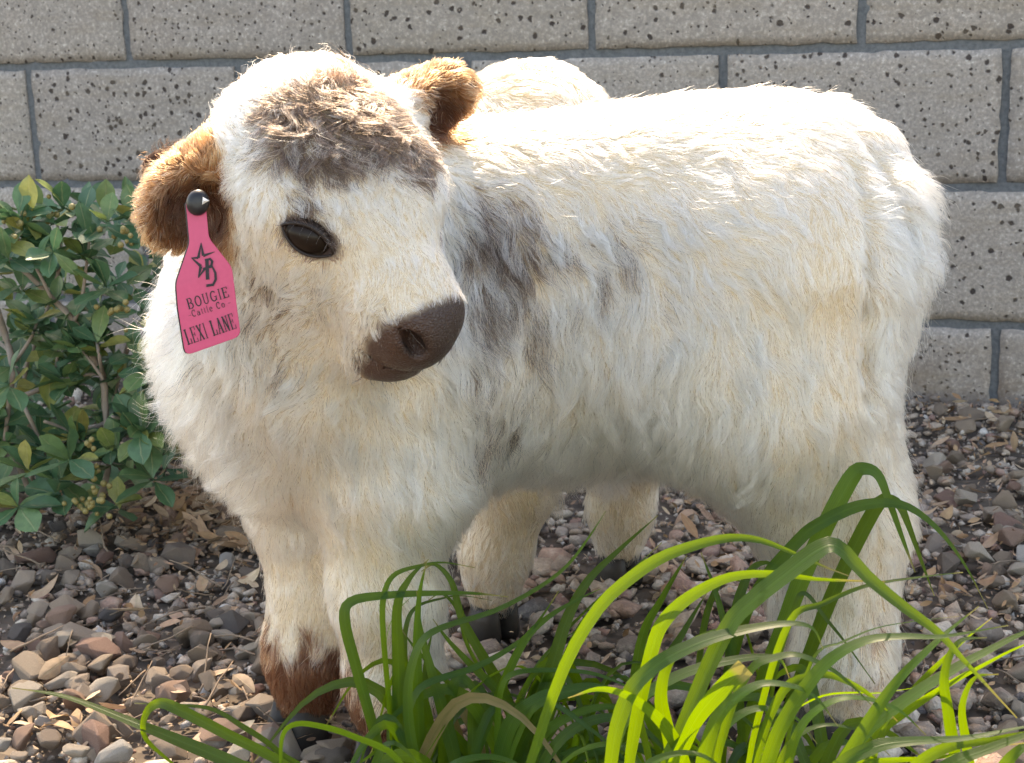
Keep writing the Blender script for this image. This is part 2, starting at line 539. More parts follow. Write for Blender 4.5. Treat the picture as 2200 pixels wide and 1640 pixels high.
def hair_object(name, parent, roots, norms, dirs, length, lift, curl, cols, npts=5, rad=.00019, clumps=(.011, .004), clump_amt=(.55, .35), seed=1):
    """one strand per root; clumped twice (tufts and locks)"""
    r = np.random.default_rng(seed)
    N = len(roots)
    t = dirs - (dirs * norms).sum(1)[:, None] * norms
    t /= np.linalg.norm(t, axis=1)[:, None] + 1e-9
    side = np.cross(norms, t)
    # direction jitter, coherent over a few centimetres plus a little per strand
    wob = (vnoise(roots, 55, 3) - .5) * 1.3 + (vnoise(roots, 150, 5) - .5) * .8 + r.normal(0, .13, N)
    t2 = t * np.cos(wob)[:, None] + side * np.sin(wob)[:, None]
    lift = np.clip(lift + (vnoise(roots, 90, 9) - .5) * .25 + r.normal(0, .05, N), .04, 1.0)
    lift = np.maximum(lift, .8 * np.clip(-norms[:, 2] - .25, 0, 1))
    ln = length * .82 * np.clip(.72 + .5 * vnoise(roots, 120, 11) + r.normal(0, .12, N), .3, 1.5)
    S = np.linspace(0, 1, npts)
    pts = np.empty((N, npts, 3))
    ph = vnoise(roots, 60, 13) * 12 + r.normal(0, .35, N)
    for j, s_ in enumerate(S):
        up = lift * (s_ - .45 * s_ * s_ * (1 - lift))
        along = s_ * np.sqrt(np.clip(1 - lift * lift, 0, 1)) * (.65 + .35 * s_) + s_ * .12
        p = roots + ln[:, None] * (t2 * along[:, None] + norms * up[:, None])
        cw = curl * ln * np.sin(ph + s_ * 7.0) * s_
        cv_ = curl * ln * np.cos(ph * 1.3 + s_ * 6.0) * s_ * .6
        p = p + side * cw[:, None] + norms * np.abs(cv_)[:, None]
        p[:, 2] -= .10 * ln * s_ * s_
        pts[:, j] = p
    # clumping
    for spacing, amt in zip(clumps, clump_amt):
        cell = {}
        order = r.permutation(N)
        q = np.floor(roots / spacing).astype(np.int64)
        key = (q[:, 0] * 73856093) ^ (q[:, 1] * 19349663) ^ (q[:, 2] * 83492791)
        uk, first = np.unique(key[order], return_index=True)
        seeds = order[first]
        kd = kdtree.KDTree(len(seeds))
        for i_, sd_ in enumerate(seeds):
            kd.insert(roots[sd_], i_)
        kd.balance()
        own = np.fromiter((kd.find(p_)[1] for p_ in roots), dtype=np.int64, count=N)
        lead = seeds[own]
        strength = amt * np.clip(.55 + .9 * vnoise(roots, 40, 21), 0, 1.3) * np.clip(r.normal(1, .25, N), 0, 1.4)
        for j, s_ in enumerate(S):
            w = np.clip(strength * s_ ** 1.3, 0, .95)[:, None]
            pts[:, j] = pts[:, j] * (1 - w) + (pts[lead, j] + (roots - roots[lead]) * .12) * w
    hc = bpy.data.hair_curves.new(name)
    hc.add_curves([npts] * N)
    hc.attributes['position'].data.foreach_set('vector', pts.astype(np.float32).ravel())
    ra = hc.attributes.get('radius') or hc.attributes.new('radius', 'FLOAT', 'POINT')
    taper = np.interp(S, [0, .5, 1], [1, .8, .12])
    ra.data.foreach_set('value', ((rad * r.uniform(.75, 1.25, N))[:, None] * taper[None]).astype(np.float32).ravel())
    ca = hc.attributes.new('hair_colour', 'FLOAT_COLOR', 'CURVE')
    rgba = np.ones((N, 4), np.float32); rgba[:, :3] = np.clip(cols * (.84 + .24 * r.random(N) ** .6)[:, None] * (.90 + .16 * vnoise(roots, 210, 77))[:, None], 0, .955)
    ca.data.foreach_set('color', rgba.ravel())
    hc.materials.append(MAT_HAIR)
    o = bpy.data.objects.new(name, hc)
    COL.objects.link(o)
    o.parent = parent
    return o

def scatter_on(V, Q, N, weight=None, seed=0):
    r = np.random.default_rng(seed)
    T = np.concatenate([Q[:, [0, 1, 2]], Q[:, [0, 2, 3]]])
    a, b, c = V[T[:, 0]], V[T[:, 1]], V[T[:, 2]]
    ar = np.linalg.norm(np.cross(b - a, c - a), axis=1)
    if weight is not None:
        ar = ar * weight((a + b + c) / 3)
    cum = np.cumsum(ar)
    k = np.minimum(np.searchsorted(cum, r.random(N) * cum[-1]), len(T) - 1)
    u, v = r.random(N), r.random(N)
    f = u + v > 1
    u[f], v[f] = 1 - u[f], 1 - v[f]
    return a[k] + u[:, None] * (b[k] - a[k]) + v[:, None] * (c[k] - a[k])

def hoof(parent, at, fwd, size=.029, h=.034):
    """cloven hoof: two claws"""
    f = unit(np.array([fwd[0], fwd[1], 0])); l = np.array([-f[1], f[0], 0])
    V, F = [], []
    for sgn in (-1, 1):
        b = len(V)
        n = 12
        for k, (z, sc) in enumerate(((0.0, 1.0), (.006, 1.0), (h * .6, .86), (h, .72))):
            for i in range(n):
                w = 2 * math.pi * i / n
                x = math.cos(w) * size * (.92 if math.cos(w) > 0 else .78) * sc + .004 - k * .002
                y = math.sin(w) * size * .46 * sc + sgn * size * .47
                p = np.asarray(at) + f * x + l * y + np.array([0, 0, z])
                V.append(p)
        for k in range(3):
            for i in range(n):
                j = (i + 1) % n
                F.append((b + k * n + i, b + k * n + j, b + (k + 1) * n + j, b + (k + 1) * n + i))
        F.append(tuple(b + i for i in range(n))[::-1])
        F.append(tuple(b + 3 * n + i for i in range(n)))
    return link('hoof', mesh_from('hoof', V, F), MAT_HOOF, parent)

CREAM = np.array([.89, .80, .635]); WHITE = np.array([.92, .87, .77]); BUFF = np.array([.74, .59, .38])
DARK = np.array([.044, .028, .020]); RUST = np.array([.190, .074, .028]); BROWN = np.array([.085, .030, .014]); NOSE = np.array([.042, .025, .020])

# ================================================================== the front calf
# head frame: row 0 towards the nose, row 1 to the calf's left ear, row 2 out of the forehead
HF = unit(np.array([.53, -.53, -.66]))
HL = np.array([.79, .58, .17]); HL = unit(HL - HF * (HL @ HF))
HU = np.cross(HF, HL)
HR = np.array([HF, HL, HU])
HS, FS = .92, .90
HO = P(676, 392, 1.125)
def HP(f, l, u):
    return HO + HS * (f * FS * HF + l * HL + u * HU)
def head_local(p):
    return (p - HO) @ HR.T / HS / np.array([FS, 1, 1])

def low(p, z):
    return np.array([p[0], p[1], z])
HOOF1 = [(low(P(838, 1535, 1.180), .001), (-.5, -.85)), (low(P(658, 1522, 1.245), .001), (-.75, -.6)), (low(P(1803, 1505, 1.212), .001), (-.9, -.35)), (low(P(1740, 1420, 1.312), .001), (-.95, -.2))]
B1 = Body()
YB = 1.27
# trunk
B1.ell(P(1665, 540, YB + .01), (.098, .098, .114), k=.06)
B1.ell(P(1280, 640, YB), (.20, .108, .135), k=.06)
B1.ell(P(1480, 580, YB), (.16, .102, .120), k=.06)
B1.ell(P(960, 655, YB - .01), (.115, .108, .132), k=.06)
B1.cone(P(930, 455, YB), P(1690, 385, YB + .01), .052, .052, k=.05)
# breast, neck
B1.ell(P(648, 800, 1.235), (.092, .098, .115), k=.06)
B1.cone(P(720, 760, 1.235), P(690, 400, 1.185), .100, .078, k=.05)
B1.ell(P(535, 640, 1.225), (.056, .075, .085), k=.05)
# fore legs
B1.chain([P(860, 780, 1.20), P(845, 1010, 1.185), P(826, 1200, 1.185), P(830, 1290, 1.182), P(840, 1390, 1.185), P(842, 1470, 1.183), low(P(838, 1535, 1.180), .036)], [.085, .057, .034, .035, .025, .029, .021], k=.035)
B1.chain([P(700, 900, 1.27), P(672, 1100, 1.26), P(680, 1220, 1.257), P(684, 1300, 1.253), P(680, 1400, 1.253), low(P(668, 1460, 1.25), .074), low(P(658, 1522, 1.245), .036)], [.060, .044, .029, .030, .022, .028, .021], k=.035)
# hind legs
B1.chain([P(1660, 610, 1.225), P(1668, 830, 1.215), P(1745, 1040, 1.225), P(1828, 1150, 1.228), P(1822, 1300, 1.222), P(1808, 1430, 1.215), low(P(1803, 1505, 1.212), .036)], [.096, .072, .050, .034, .025, .029, .021], k=.045)
B1.cone(P(1712, 640, 1.25), P(1866, 1035, 1.24), .048, .020, k=.05)
B1.chain([P(1680, 700, 1.33), P(1650, 950, 1.335), P(1735, 1130, 1.335), P(1735, 1300, 1.325), low(P(1740, 1420, 1.312), .036)], [.085, .06, .040, .027, .022], k=.035)
# flank fold
B1.cone(P(1500, 760, 1.20), P(1590, 880, 1.20), .055, .045, k=.06)
# tail
TAIL = [P(1775, 285, 1.29), P(1860, 335, 1.255), P(1912, 435, 1.225), P(1914, 560, 1.215), P(1888, 700, 1.215), P(1868, 790, 1.220)]
B1.chain(TAIL, [.030, .028, .027, .028, .022, .013], k=.004)
# head
def hell(f, l, u, rf, rl, ru, k, op=1, rot=None):
    B1.ell(HP(f, l, u), (rf * HS, rl * HS, ru * HS), HR if rot is None else rot, k, op)
hell(0, 0, 0, .082, .082, .068, .03)
hell(-.036, .006, .016, .054, .064, .054, .03)
hell(.035, .0, .024, .062, .072, .042, .03)
B1.cone(HP(.04, 0, .004), HP(.125, 0, .006), .060 * HS, .040 * HS, k=.03)
hell(.148, 0, -.006, .043, .036, .035, .02)
hell(.172, -.002, -.002, .020, .0285, .029, .010)
hell(.144, -.002, -.043, .030, .026, .019, .008)              # chin
B1.cone(HP(.02, 0, -.048), HP(.138, 0, -.036), .050 * HS, .027 * HS, k=.03)
for sg in (-1, 1):
    hell(.045, sg * .038, -.020, .055, .034, .042, .025)
    hell(.056, sg * .046, .034, .030, .020, .016, .016)      # brow
    hell(.164, sg * .020, .008, .018, .015, .019, .010)      # nostril wing
hell(.172, 0, -.0305, .034, .042, .0018, .004, -1)           # mouth line
# crease between tail and thigh
def trace0(px, py):
    o = np.array([0, 0, CAM_H]); d = unit(P(px, py, 1.0) - o); t = .8
    for _ in range(60):
        t += float(B1((o + d * t)[None])[0]) * .8
    return o + d * t
_cr = [trace0(x, y) for x, y in ((1838, 360), (1862, 440), (1872, 560), (1866, 680), (1862, 780), (1868, 850))]
for _a, _b in zip(_cr[:-1], _cr[1:]):
    B1.cone(_a, _b, .0048, .0048, k=.011, op=-1)
# eye sockets and nostrils sit where they are seen on the near side, mirrored to the far side
def trace(px, py):
    o = np.array([0, 0, CAM_H]); d = unit(P(px, py, 1.0) - o); t = .8
    for _ in range(60):
        t += float(B1((o + d * t)[None])[0]) * .8
    p = o + d * t
    return p, grad(B1, p[None])[0]
def mirror(p, vec=False):
    q = (p - HO) @ HR.T if not vec else p @ HR.T
    q = q * np.array([1, -1, 1])
    return (HO if not vec else 0) + q @ HR
EYE_P, EYE_N = trace(657, 513)
NOS_P, NOS_N = trace(893, 748)
NOS_C, _ = trace(874, 724)
def eye_axis(en):
    g = CAMR @ np.array([117.0, 0, -62.0])
    a = g - EYE_N * (g @ EYE_N)
    a = unit(a)
    if en is EYE_N:
        return a
    a = mirror(a, True)
    return unit(a - en * (a @ en))
_q = (mirror(EYE_P) - HO) @ HR.T
_a = math.radians(-24)
_q = np.array([_q[0], _q[1] * math.cos(_a) - _q[2] * math.sin(_a), _q[1] * math.sin(_a) + _q[2] * math.cos(_a)])
_e2 = settle(B1, (HO + _q @ HR)[None], 6)[0]
_n2 = grad(B1, _e2[None])[0]
EYES = [(EYE_P, EYE_N), (_e2 - _n2 * .003, _n2)]
_p = settle(B1, HP(.162, .031, .004)[None], 6)[0]
NOS2_P, NOS2_N = _p, grad(B1, _p[None])[0]
for (ep, en), (np_, nn) in zip(EYES, [(NOS_P, NOS_N), (NOS2_P, NOS2_N)]):
    ax = eye_axis(en)
    B1.ell(ep, (.0180, .0120, .0085), np.array([ax, np.cross(en, ax), en]), k=.006, op=-1)
    up = unit(HU - nn * (HU @ nn)); sd2 = np.cross(nn, up)
    ax = unit(up + .75 * (HL @ sd2) * (-1 if np_ is NOS_P else 1) * sd2)
    B1.ell(np_, (.0118, .0062, .016), np.array([ax, np.cross(nn, ax), nn]), k=.004, op=-1)
B1.ell(NOS_C, (.0058, .0038, .009), np.array([unit(NOS_P - NOS_C), np.cross(NOS_N, unit(NOS_P - NOS_C)), NOS_N]), k=.004, op=-1)
# throat
B1.ell(P(660, 700, 1.165), (.078, .075, .080), k=.05)
# ears
EARC = P(414, 424, 1.105)
EARR = frame_from(unit(np.array([-.75, .05, -.55])), np.array([-.35, -.85, .35]))
B1.cone(HP(-.03, -.055, .005), P(465, 385, 1.11), .026, .026, k=.02)
B1.ell(EARC, (.044, .034, .027), EARR, k=.014)
B1.ell(EARC + np.array([.004, -.020, -.012]), (.034, .024, .025), EARR, k=.010, op=-1)
EARL = P(930, 212, 1.215)
EARLR = frame_from(unit(np.array([.80, .30, .35])), np.array([-.25, -.85, .25]))
B1.cone(HP(-.03, .055, .005), P(890, 225, 1.20), .024, .022, k=.02)
B1.ell(EARL, (.036, .026, .020), EARLR, k=.012)
B1.ell(EARL + np.array([.004, -.016, -.010]), (.024, .016, .016), EARLR, k=.008, op=-1)

me1, V1, Q1 = skin_mesh('calf_body', B1, (-.36, .90, .012), (.46, 1.50, .62), .006, 1)
N1 = grad(B1, V1)
calf = link('calf', me1, MAT_SKIN)
props(calf, 'fluffy cream calf with roan patches, looking back over its shoulder, pink tag in its ear', 'calf', 'calves')
bvh1 = BVHTree.FromPolygons([tuple(v) for v in V1], [tuple(int(i) for i in q) for q in Q1])
def surf(px, py):
    """point of the calf's skin seen at a photo pixel"""
    o = Vector((0, 0, CAM_H)); d = Vector(P(px, py, 1.0)) - o
    h = bvh1.ray_cast(o, d.normalized())
    if h[0] is None:
        h = bvh1.find_nearest(Vector(P(px, py, 1.22)))
    return np.array(h[0]), np.array(h[1])
# --- colours of the front calf's coat: roan spots where dark hairs mingle with the cream ones
PATCHES = []          # centre, radius (m), share of dark hairs, colour
def patch(px, py, rpx, share, col):
    p, n = surf(px, py)
    PATCHES.append((p, rpx / 2700.0, share, col))
for a in ((640, 290, 85, 1.25), (720, 250, 95, 1.75), (800, 255, 95, 1.75), (860, 300, 80, 1.4), (720, 310, 75, 1.25), (900, 340, 60, .5), (790, 190, 70, .5), (600, 235, 50, .45),
          (1000, 470, 85, .30), (1090, 440, 80, .32), (1080, 530, 95, .36), (1150, 575, 95, .42), (1210, 600, 80, .40), (1020, 580, 80, .28), (1110, 660, 85, .34),
          (1010, 700, 80, .36), (1060, 780, 80, .38), (1100, 850, 80, .40), (1180, 800, 60, .34), (1080, 930, 70, .40), (1020, 960, 70, .38), (1150, 700, 70, .32), (1300, 620, 90, .22), (1390, 560, 90, .15), (1290, 520, 80, .20),
          (570, 640, 75, .34), (640, 650, 60, .24), (560, 740, 80, .26), (620, 810, 70, .15), (700, 640, 50, .20), (440, 790, 60, .25), (800, 700, 45, .40), (780, 760, 50, .5), (800, 800, 45, .45), (640, 430, 35, .22), (700, 470, 45, .2), (650, 462, 40, .55)):
    patch(*a, DARK)
for a in ((700, 140, 70, .45), (780, 130, 60, .5), (560, 170, 60, .28), (870, 200, 60, .35)):
    patch(*a, RUST * .8)
for a in ((1880, 1350, 45, .7), (1760, 1420, 45, .45), (1850, 1480, 60, .55)):
    patch(*a, BROWN)

FIB = np.array([P(600, 1430, 1.25), P(838, 1530, 1.185)])
def coat_colour(p, r, strand=True):
    """colour per strand (or averaged for the skin below)"""
    N = len(p)
    n1, n2, n3 = vnoise(p, 28, 31), vnoise(p, 90, 33), vnoise(p, 230, 35)
    base = CREAM + (WHITE - CREAM) * np.clip(n1 * 1.5 - .25, 0, 1)[:, None]
    w = np.clip((n3 - .45) * .8 + (n2 - .5) * .5 + (vnoise(p, 12, 41) - .45) * .5, 0, .4)
    base = base * (1 - w[:, None]) + BUFF * w[:, None]
    px, py = project(p)
    loc = head_local(p)
    out = base.copy()
    sh = np.zeros(N); tint = np.zeros((N, 3))
    mott = np.where(loc[:, 0] > -.12, np.clip(.25 + 1.5 * n2, 0, 1.5), 1)
    body_ = np.linalg.norm(p - HO, axis=1) > .17
    mott = np.where(body_, np.clip(3.0 * (vnoise(p, 95, 91) - .33) + .6 * (n3 - .5), 0, 1.6), mott)
    for c, rad, share, col in PATCHES:
        d = np.linalg.norm(p - c, axis=1) / rad
        s_ = share * np.clip(1.35 - d, 0, 1) * mott
        tint += s_[:, None] * col; sh += s_
    tint /= np.maximum(sh, 1e-6)[:, None]
    sh = np.clip(sh, 0, 1.1)
    if strand:
        # whole locks turn dark together, with single hairs mixed in
        q_ = np.floor(p / .0042 + .3 * n2[:, None]).astype(np.int64)
        hsh = (q_[:, 0] * 73856093) ^ (q_[:, 1] * 19349663) ^ (q_[:, 2] * 83492791)
        hsh = ((hsh ^ (hsh >> 13)) * 1274126177) & 0xFFFF
        lockr = hsh / 65535.0
        pick = (.50 * lockr + .50 * r.random(N)) < sh * (.45 + .55 * n3) * np.where(loc[:, 0] < .2, .9, .9)
        out[pick] = tint[pick] * r.uniform(.7, 1.9, (pick.sum(), 1))
    else:
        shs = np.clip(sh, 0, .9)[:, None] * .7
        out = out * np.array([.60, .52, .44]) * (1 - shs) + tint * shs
    if strand:
        # scattered darker hairs give the coat its grain
        pick = r.random(N) < .022 + .10 * np.clip(n3 - .55, 0, 1)
        out[pick] = np.array([.40, .30, .20]) * r.uniform(.6, 1.3, (pick.sum(), 1))
    # ears
    for c, rad in ((EARC, .050), (EARL, .040)):
        d = np.linalg.norm(p - c, axis=1) / rad + (n2 - .5) * .3
        e = np.clip((1.15 - d) * 4, 0, 1)
        inner = np.clip((1.0 - np.linalg.norm(p - c - np.array([.004, -.016, -.012]), axis=1) / (rad * .62)) * 4, 0, 1)[:, None]
        col = (RUST * (1 - inner) + BROWN * .9 * inner) * (.75 + .8 * n3)[:, None]
        if strand:
            pick = r.random(N) < e * .96
            out[pick] = col[pick] * r.uniform(.8, 1.35, (pick.sum(), 1))
        else:
            out = out * (1 - e[:, None]) + col * .7 * e[:, None]
    # brown socks on the fore legs
    legs = (p[:, 0] < .02) & (p[:, 2] < .12)
    zt = .062 + .030 * (p[:, 0] < -.125) + .05 * (n2 - .5)
    e = np.clip((zt - p[:, 2]) / .03 + .5, 0, 1) * legs
    e = e * np.where(p[:, 0] > -.10, .75, 1.0)
    if strand:
        pick = r.random(N) < e
        out[pick] = BROWN * r.uniform(.7, 1.7, (pick.sum(), 1))
    else:
        out = out * (1 - e[:, None]) + BROWN * e[:, None]
    # dark short hair round the eyes
    if strand:
        pick = r.random(N) < np.clip((1.32 - eye_dist(p)) * 3.0, 0, .85)
        out[pick] = np.array([.075, .045, .036]) * r.uniform(.7, 1.6, (pick.sum(), 1))
    # nose
    e = nose_share(p, loc, n2)
    if strand:
        pick = r.random(N) < e
        out[pick] = NOSE * r.uniform(.8, 1.8, (pick.sum(), 1))
    else:
        out = out * (1 - e[:, None]) + (NOSE * (.75 + .6 * n1)[:, None] + np.array([.030, .009, .003]) * np.clip(-loc[:, 1] / .03, 0, 1)[:, None]) * e[:, None]
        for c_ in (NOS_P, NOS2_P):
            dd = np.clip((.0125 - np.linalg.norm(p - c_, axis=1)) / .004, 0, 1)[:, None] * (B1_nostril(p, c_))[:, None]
            out = out * (1 - dd) + np.array([.012, .008, .008]) * dd  # colour goes near-black with depth into each nostril
        d = eye_dist(p)
        e = np.clip((1.15 - d) * 5, 0, 1)[:, None]
        out = out * (1 - e) + np.array([.05, .03, .025]) * e
    return out

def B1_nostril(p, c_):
    """1 inside the pit of the nostril, where the colour is taken to near-black"""
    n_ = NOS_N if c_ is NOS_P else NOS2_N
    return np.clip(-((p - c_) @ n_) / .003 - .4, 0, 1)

def nose_share(p, loc, n2):
    f = loc[:, 0] - .40 * np.clip(loc[:, 2], -.012, .05) + (n2 - .5) * .006
    return np.clip((f - .1555) / .009, 0, 1) * (np.linalg.norm(p - HP(.165, 0, -.005), axis=1) < .062)

def eye_dist(p):
    best = np.full(len(p), 9.0)
    for ep, en in EYES:
        ax = eye_axis(en); ay = np.cross(en, ax)
        q = p - ep
        d = np.sqrt((q @ ax / np.where(q @ ax > 0, .0225, .0190)) ** 2 + (q @ ay / .0125) ** 2 + (q @ en / .02) ** 2)
        best = np.minimum(best, d)
    return best

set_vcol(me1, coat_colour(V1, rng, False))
loc1 = head_local(V1)
nm = me1.attributes.new('nose_mask', 'FLOAT', 'POINT')
nm.data.foreach_set('value', nose_share(V1, loc1, vnoise(V1, 90, 33)).astype(np.float32))

# --- how the hair lies: pixel, comb direction in the picture, length (mm), lift, curl
GUIDES = [
 (1000, 320, 80, -10, 13, .30, .05), (1200, 300, 80, -12, 14, .32, .05), (1400, 270, 80, -12, 14, .30, .05), (1600, 240, 80, -8, 14, .28, .05), (1760, 230, 70, 15, 16, .3, .04),
 (1050, 390, 60, 35, 16, .3, .08), (1250, 370, 70, 30, 16, .28, .08), (1450, 340, 70, 25, 16, .26, .06), (1650, 310, 70, 25, 14, .24, .05), (1780, 330, 50, 50, 12, .2, .03),
 (1000, 480, 30, 70, 24, .3, .1), (1100, 520, 25, 75, 28, .28, .1), (1250, 520, 40, 65, 28, .26, .1), (1450, 470, 65, 45, 26, .24, .08), (1650, 430, 70, 40, 18, .2, .05), (1780, 450, 40, 70, 10, .15, .03),
 (1050, 650, 25, 75, 32, .26, .12), (1200, 680, 20, 78, 32, .26, .12), (1350, 680, 35, 70, 32, .26, .12), (1500, 640, 55, 55, 28, .24, .1), (1650, 600, 50, 60, 20, .2, .06), (1800, 600, 15, 75, 10, .15, .03), (1860, 700, 0, 80, 10, .15, .03),
 (1080, 800, 15, 78, 34, .26, .12), (1200, 830, 0, 80, 36, .26, .14), (1330, 830, -10, 78, 36, .26, .14), (1450, 800, -5, 78, 36, .26, .14), (1560, 780, 15, 75, 32, .24, .1), (1700, 760, 35, 70, 22, .2, .06), (1830, 800, 10, 78, 14, .2, .04),
 (1100, 940, -5, 80, 40, .30, .14), (1250, 950, 0, 80, 42, .30, .14), (1380, 900, -12, 78, 42, .32, .15), (1470, 880, -25, 75, 40, .34, .15), (1540, 920, -15, 76, 34, .3, .1),
 (1650, 920, 5, 78, 26, .25, .08), (1780, 930, 30, 70, 22, .25, .06), (1880, 950, 50, 55, 22, .35, .06), (1900, 1030, 60, 40, 20, .4, .05),
 (1640, 1050, -25, 72, 26, .35, .1), (1720, 1080, -5, 78, 24, .3, .08), (1830, 1100, 20, 76, 20, .3, .05), (1680, 1180, -5, 78, 20, .3, .05), (1850, 1220, 8, 78, 18, .3, .05), (1800, 1350, 0, 80, 18, .25, .05), (1870, 1400, 15, 78, 22, .35, .08), (1810, 1480, 0, 80, 22, .35, .08),
 (1860, 300, 60, 45, 14, .3, .04), (1920, 400, 65, 40, 27, .52, .14), (1930, 500, 65, 35, 29, .52, .2), (1925, 600, 52, 55, 30, .5, .2), (1900, 700, 40, 65, 34, .52, .2), (1880, 790, 15, 78, 32, .45, .2),
 (420, 620, -75, 15, 34, .72, .1), (400, 700, -70, 30, 38, .7, .1), (420, 800, -65, 40, 38, .66, .1), (460, 900, -55, 55, 38, .6, .1), (520, 980, -45, 65, 34, .55, .1), (570, 1060, -45, 65, 32, .52, .1), (600, 1130, -35, 70, 22, .4, .08),
 (500, 700, -40, 65, 24, .35, .08), (540, 850, -25, 72, 26, .3, .08), (620, 950, -8, 78, 26, .25, .08), (720, 960, 10, 78, 28, .25, .08), (820, 950, 35, 70, 30, .28, .1), (920, 930, 50, 60, 32, .32, .1), (980, 860, 45, 65, 34, .32, .12), (960, 1050, 50, 60, 30, .36, .1),
 (650, 1080, -10, 78, 18, .22, .05), (760, 1100, 5, 80, 20, .22, .05), (860, 1120, 25, 75, 22, .26, .06), (930, 1150, 40, 68, 24, .34, .08),
 (650, 1230, -5, 80, 11, .18, .03), (680, 1350, 0, 80, 10, .18, .03), (660, 1450, -8, 80, 13, .22, .04), (640, 1520, -15, 76, 16, .3, .05),
 (800, 1230, 5, 80, 14, .2, .04), (880, 1260, 20, 76, 18, .3, .05), (820, 1380, 0, 80, 13, .2, .04), (900, 1400, 35, 70, 24, .4, .1), (830, 1500, 0, 80, 18, .3, .06), (900, 1500, 20, 76, 22, .35, .08),
 # head
 (700, 150, -15, -70, 16, .45, .25), (620, 170, -45, -55, 15, .45, .2), (540, 230, -60, -40, 15, .45, .12), (480, 300, -55, -45, 16, .45, .12), (800, 170, 35, -55, 15, .42, .25), (880, 240, 60, -20, 14, .4, .2),
 (640, 250, -40, 60, 17, .42, .42), (720, 230, 5, 72, 18, .45, .5), (800, 240, 25, 68, 18, .45, .5), (860, 300, 40, 60, 16, .4, .45), (720, 310, 5, 78, 17, .38, .42), (800, 320, 20, 74, 16, .36, .42), (620, 330, -35, 68, 15, .3, .3), (900, 370, 25, 72, 13, .3, .25), (560, 330, -60, 35, 14, .32, .2),
 (540, 420, -55, 50, 12, .28, .15), (640, 400, 35, 65, 12, .28, .2), (720, 400, 45, 60, 12, .26, .22), (800, 420, 25, 72, 11, .26, .22), (880, 450, 5, 78, 10, .26, .2), (930, 480, 20, 70, 9, .26, .12),
 (560, 520, -30, 70, 10, .22, .06), (760, 480, 45, 50, 8, .24, .1), (800, 540, 60, 25, 8, .26, .1), (780, 580, 30, 60, 8, .24, .08), (860, 550, 20, 70, 8, .24, .1), (920, 580, 5, 78, 7, .22, .04), (880, 630, 10, 75, 6, .2, .03), (820, 640, -30, 70, 6, .2, .03),
 (650, 580, -40, 60, 10, .2, .05), (720, 620, -50, 55, 9, .2, .05), (640, 660, -65, 40, 11, .22, .06), (570, 620, -45, 60, 12, .24, .06), (740, 690, -50, 60, 9, .22, .05), (660, 740, -55, 58, 12, .24, .06), (580, 730, -45, 64, 14, .26, .06),
 (760, 760, -35, 70, 8, .24, .05), (720, 820, -20, 76, 14, .28, .08), (620, 830, -30, 72, 18, .3, .08), (800, 850, 10, 78, 16, .34, .08), (870, 830, 25, 70, 8, .35, .05),
 (360, 340, -55, -45, 10, .6, .08), (330, 420, -75, 10, 11, .62, .08), (340, 490, -65, 45, 11, .6, .08), (380, 540, -30, 70, 13, .5, .08), (420, 310, -5, -75, 9, .6, .08), (470, 330, 30, -65, 10, .55, .08), (400, 400, -20, 60, 7, .35, .1), (450, 440, 30, 50, 12, .4, .12), (420, 480, 0, 70, 9, .3, .08),
 (870, 170, -10, -70, 10, .5, .08), (930, 155, 30, -65, 10, .55, .08), (980, 190, 65, -10, 10, .55, .08), (960, 250, 40, 60, 9, .4, .08), (920, 230, 30, 50, 7, .3, .08),
]
gp, gn, gt, gv = [], [], [], []
for (x, y, dx, dy, mm, lift, curl) in GUIDES:
    p, n = surf(x, y)
    o = np.array([0, 0, CAM_H])
    depth = np.linalg.norm(p - o)
    # comb direction: the picture-plane vector laid onto the skin
    d3 = CAMR @ np.array([dx, 0.0, -dy])
    t = d3 - n * (d3 @ n)
    gp.append(p); gn.append(n); gt.append(unit(t)); gv.append((mm / 1000, lift, curl))
gp, gn, gt, gv = map(np.array, (gp, gn, gt, gv))

def comb(roots, norms):
    N = len(roots)
    D = np.zeros((N, 3)); Vv = np.zeros((N, 3)); W = np.zeros(N)
    for i in range(len(gp)):
        d2 = ((roots - gp[i]) ** 2).sum(1)
        w = 1.0 / (d2 + .012 ** 2) ** 2.2 * np.clip(.35 + .65 * (norms @ gn[i]), .05, 1)
        D += w[:, None] * gt[i]; Vv += w[:, None] * gv[i]; W += w
    return D / W[:, None], Vv / W[:, None]

def fur_weight(p):
    loc = head_local(p)
    w = np.ones(len(p))
    head = np.linalg.norm(p - HO - HF * .06, axis=1) < .13
    w[head] = 1.7
    w *= 1 - .985 * (nose_share(p, loc, np.full(len(p), .5)) > .5)
    w[eye_dist(p) < .86] = 0
    away = p[:, 1] > 1.32
    w[away] *= .45
    w[p[:, 2] < .026] = 0
    return w

NH1 = int(330000 * HAIR)
roots = scatter_on(V1, Q1, NH1, fur_weight, 11)
rn = grad(B1, roots)
dirs, vals = comb(roots, rn)
loc = head_local(roots)
vals[:, 0] *= np.where(nose_share(roots, loc, np.full(len(roots), .5)) > .4, .35, 1)
ed = eye_dist(roots)
vals[:, 0] *= np.clip((ed - .8) / .7, .3, 1)
vals[:, 0] *= np.clip((roots[:, 2] - .01) / .08, .45, 1)
cols = coat_colour(roots, rng)
hair_object('coat', calf, roots, rn, dirs, vals[:, 0], vals[:, 1], vals[:, 2], cols, seed=5)
# long stray guard hairs that catch the light along the outline
sel = rng.choice(len(roots), int(len(roots) * .025), replace=False)
hair_object('guard_hair', calf, roots[sel], rn[sel], dirs[sel], vals[sel, 0] * 1.25, np.clip(vals[sel, 1] + .16, 0, .9), vals[sel, 2] + .10, cols[sel], rad=.00014, clumps=(), clump_amt=(), seed=9)

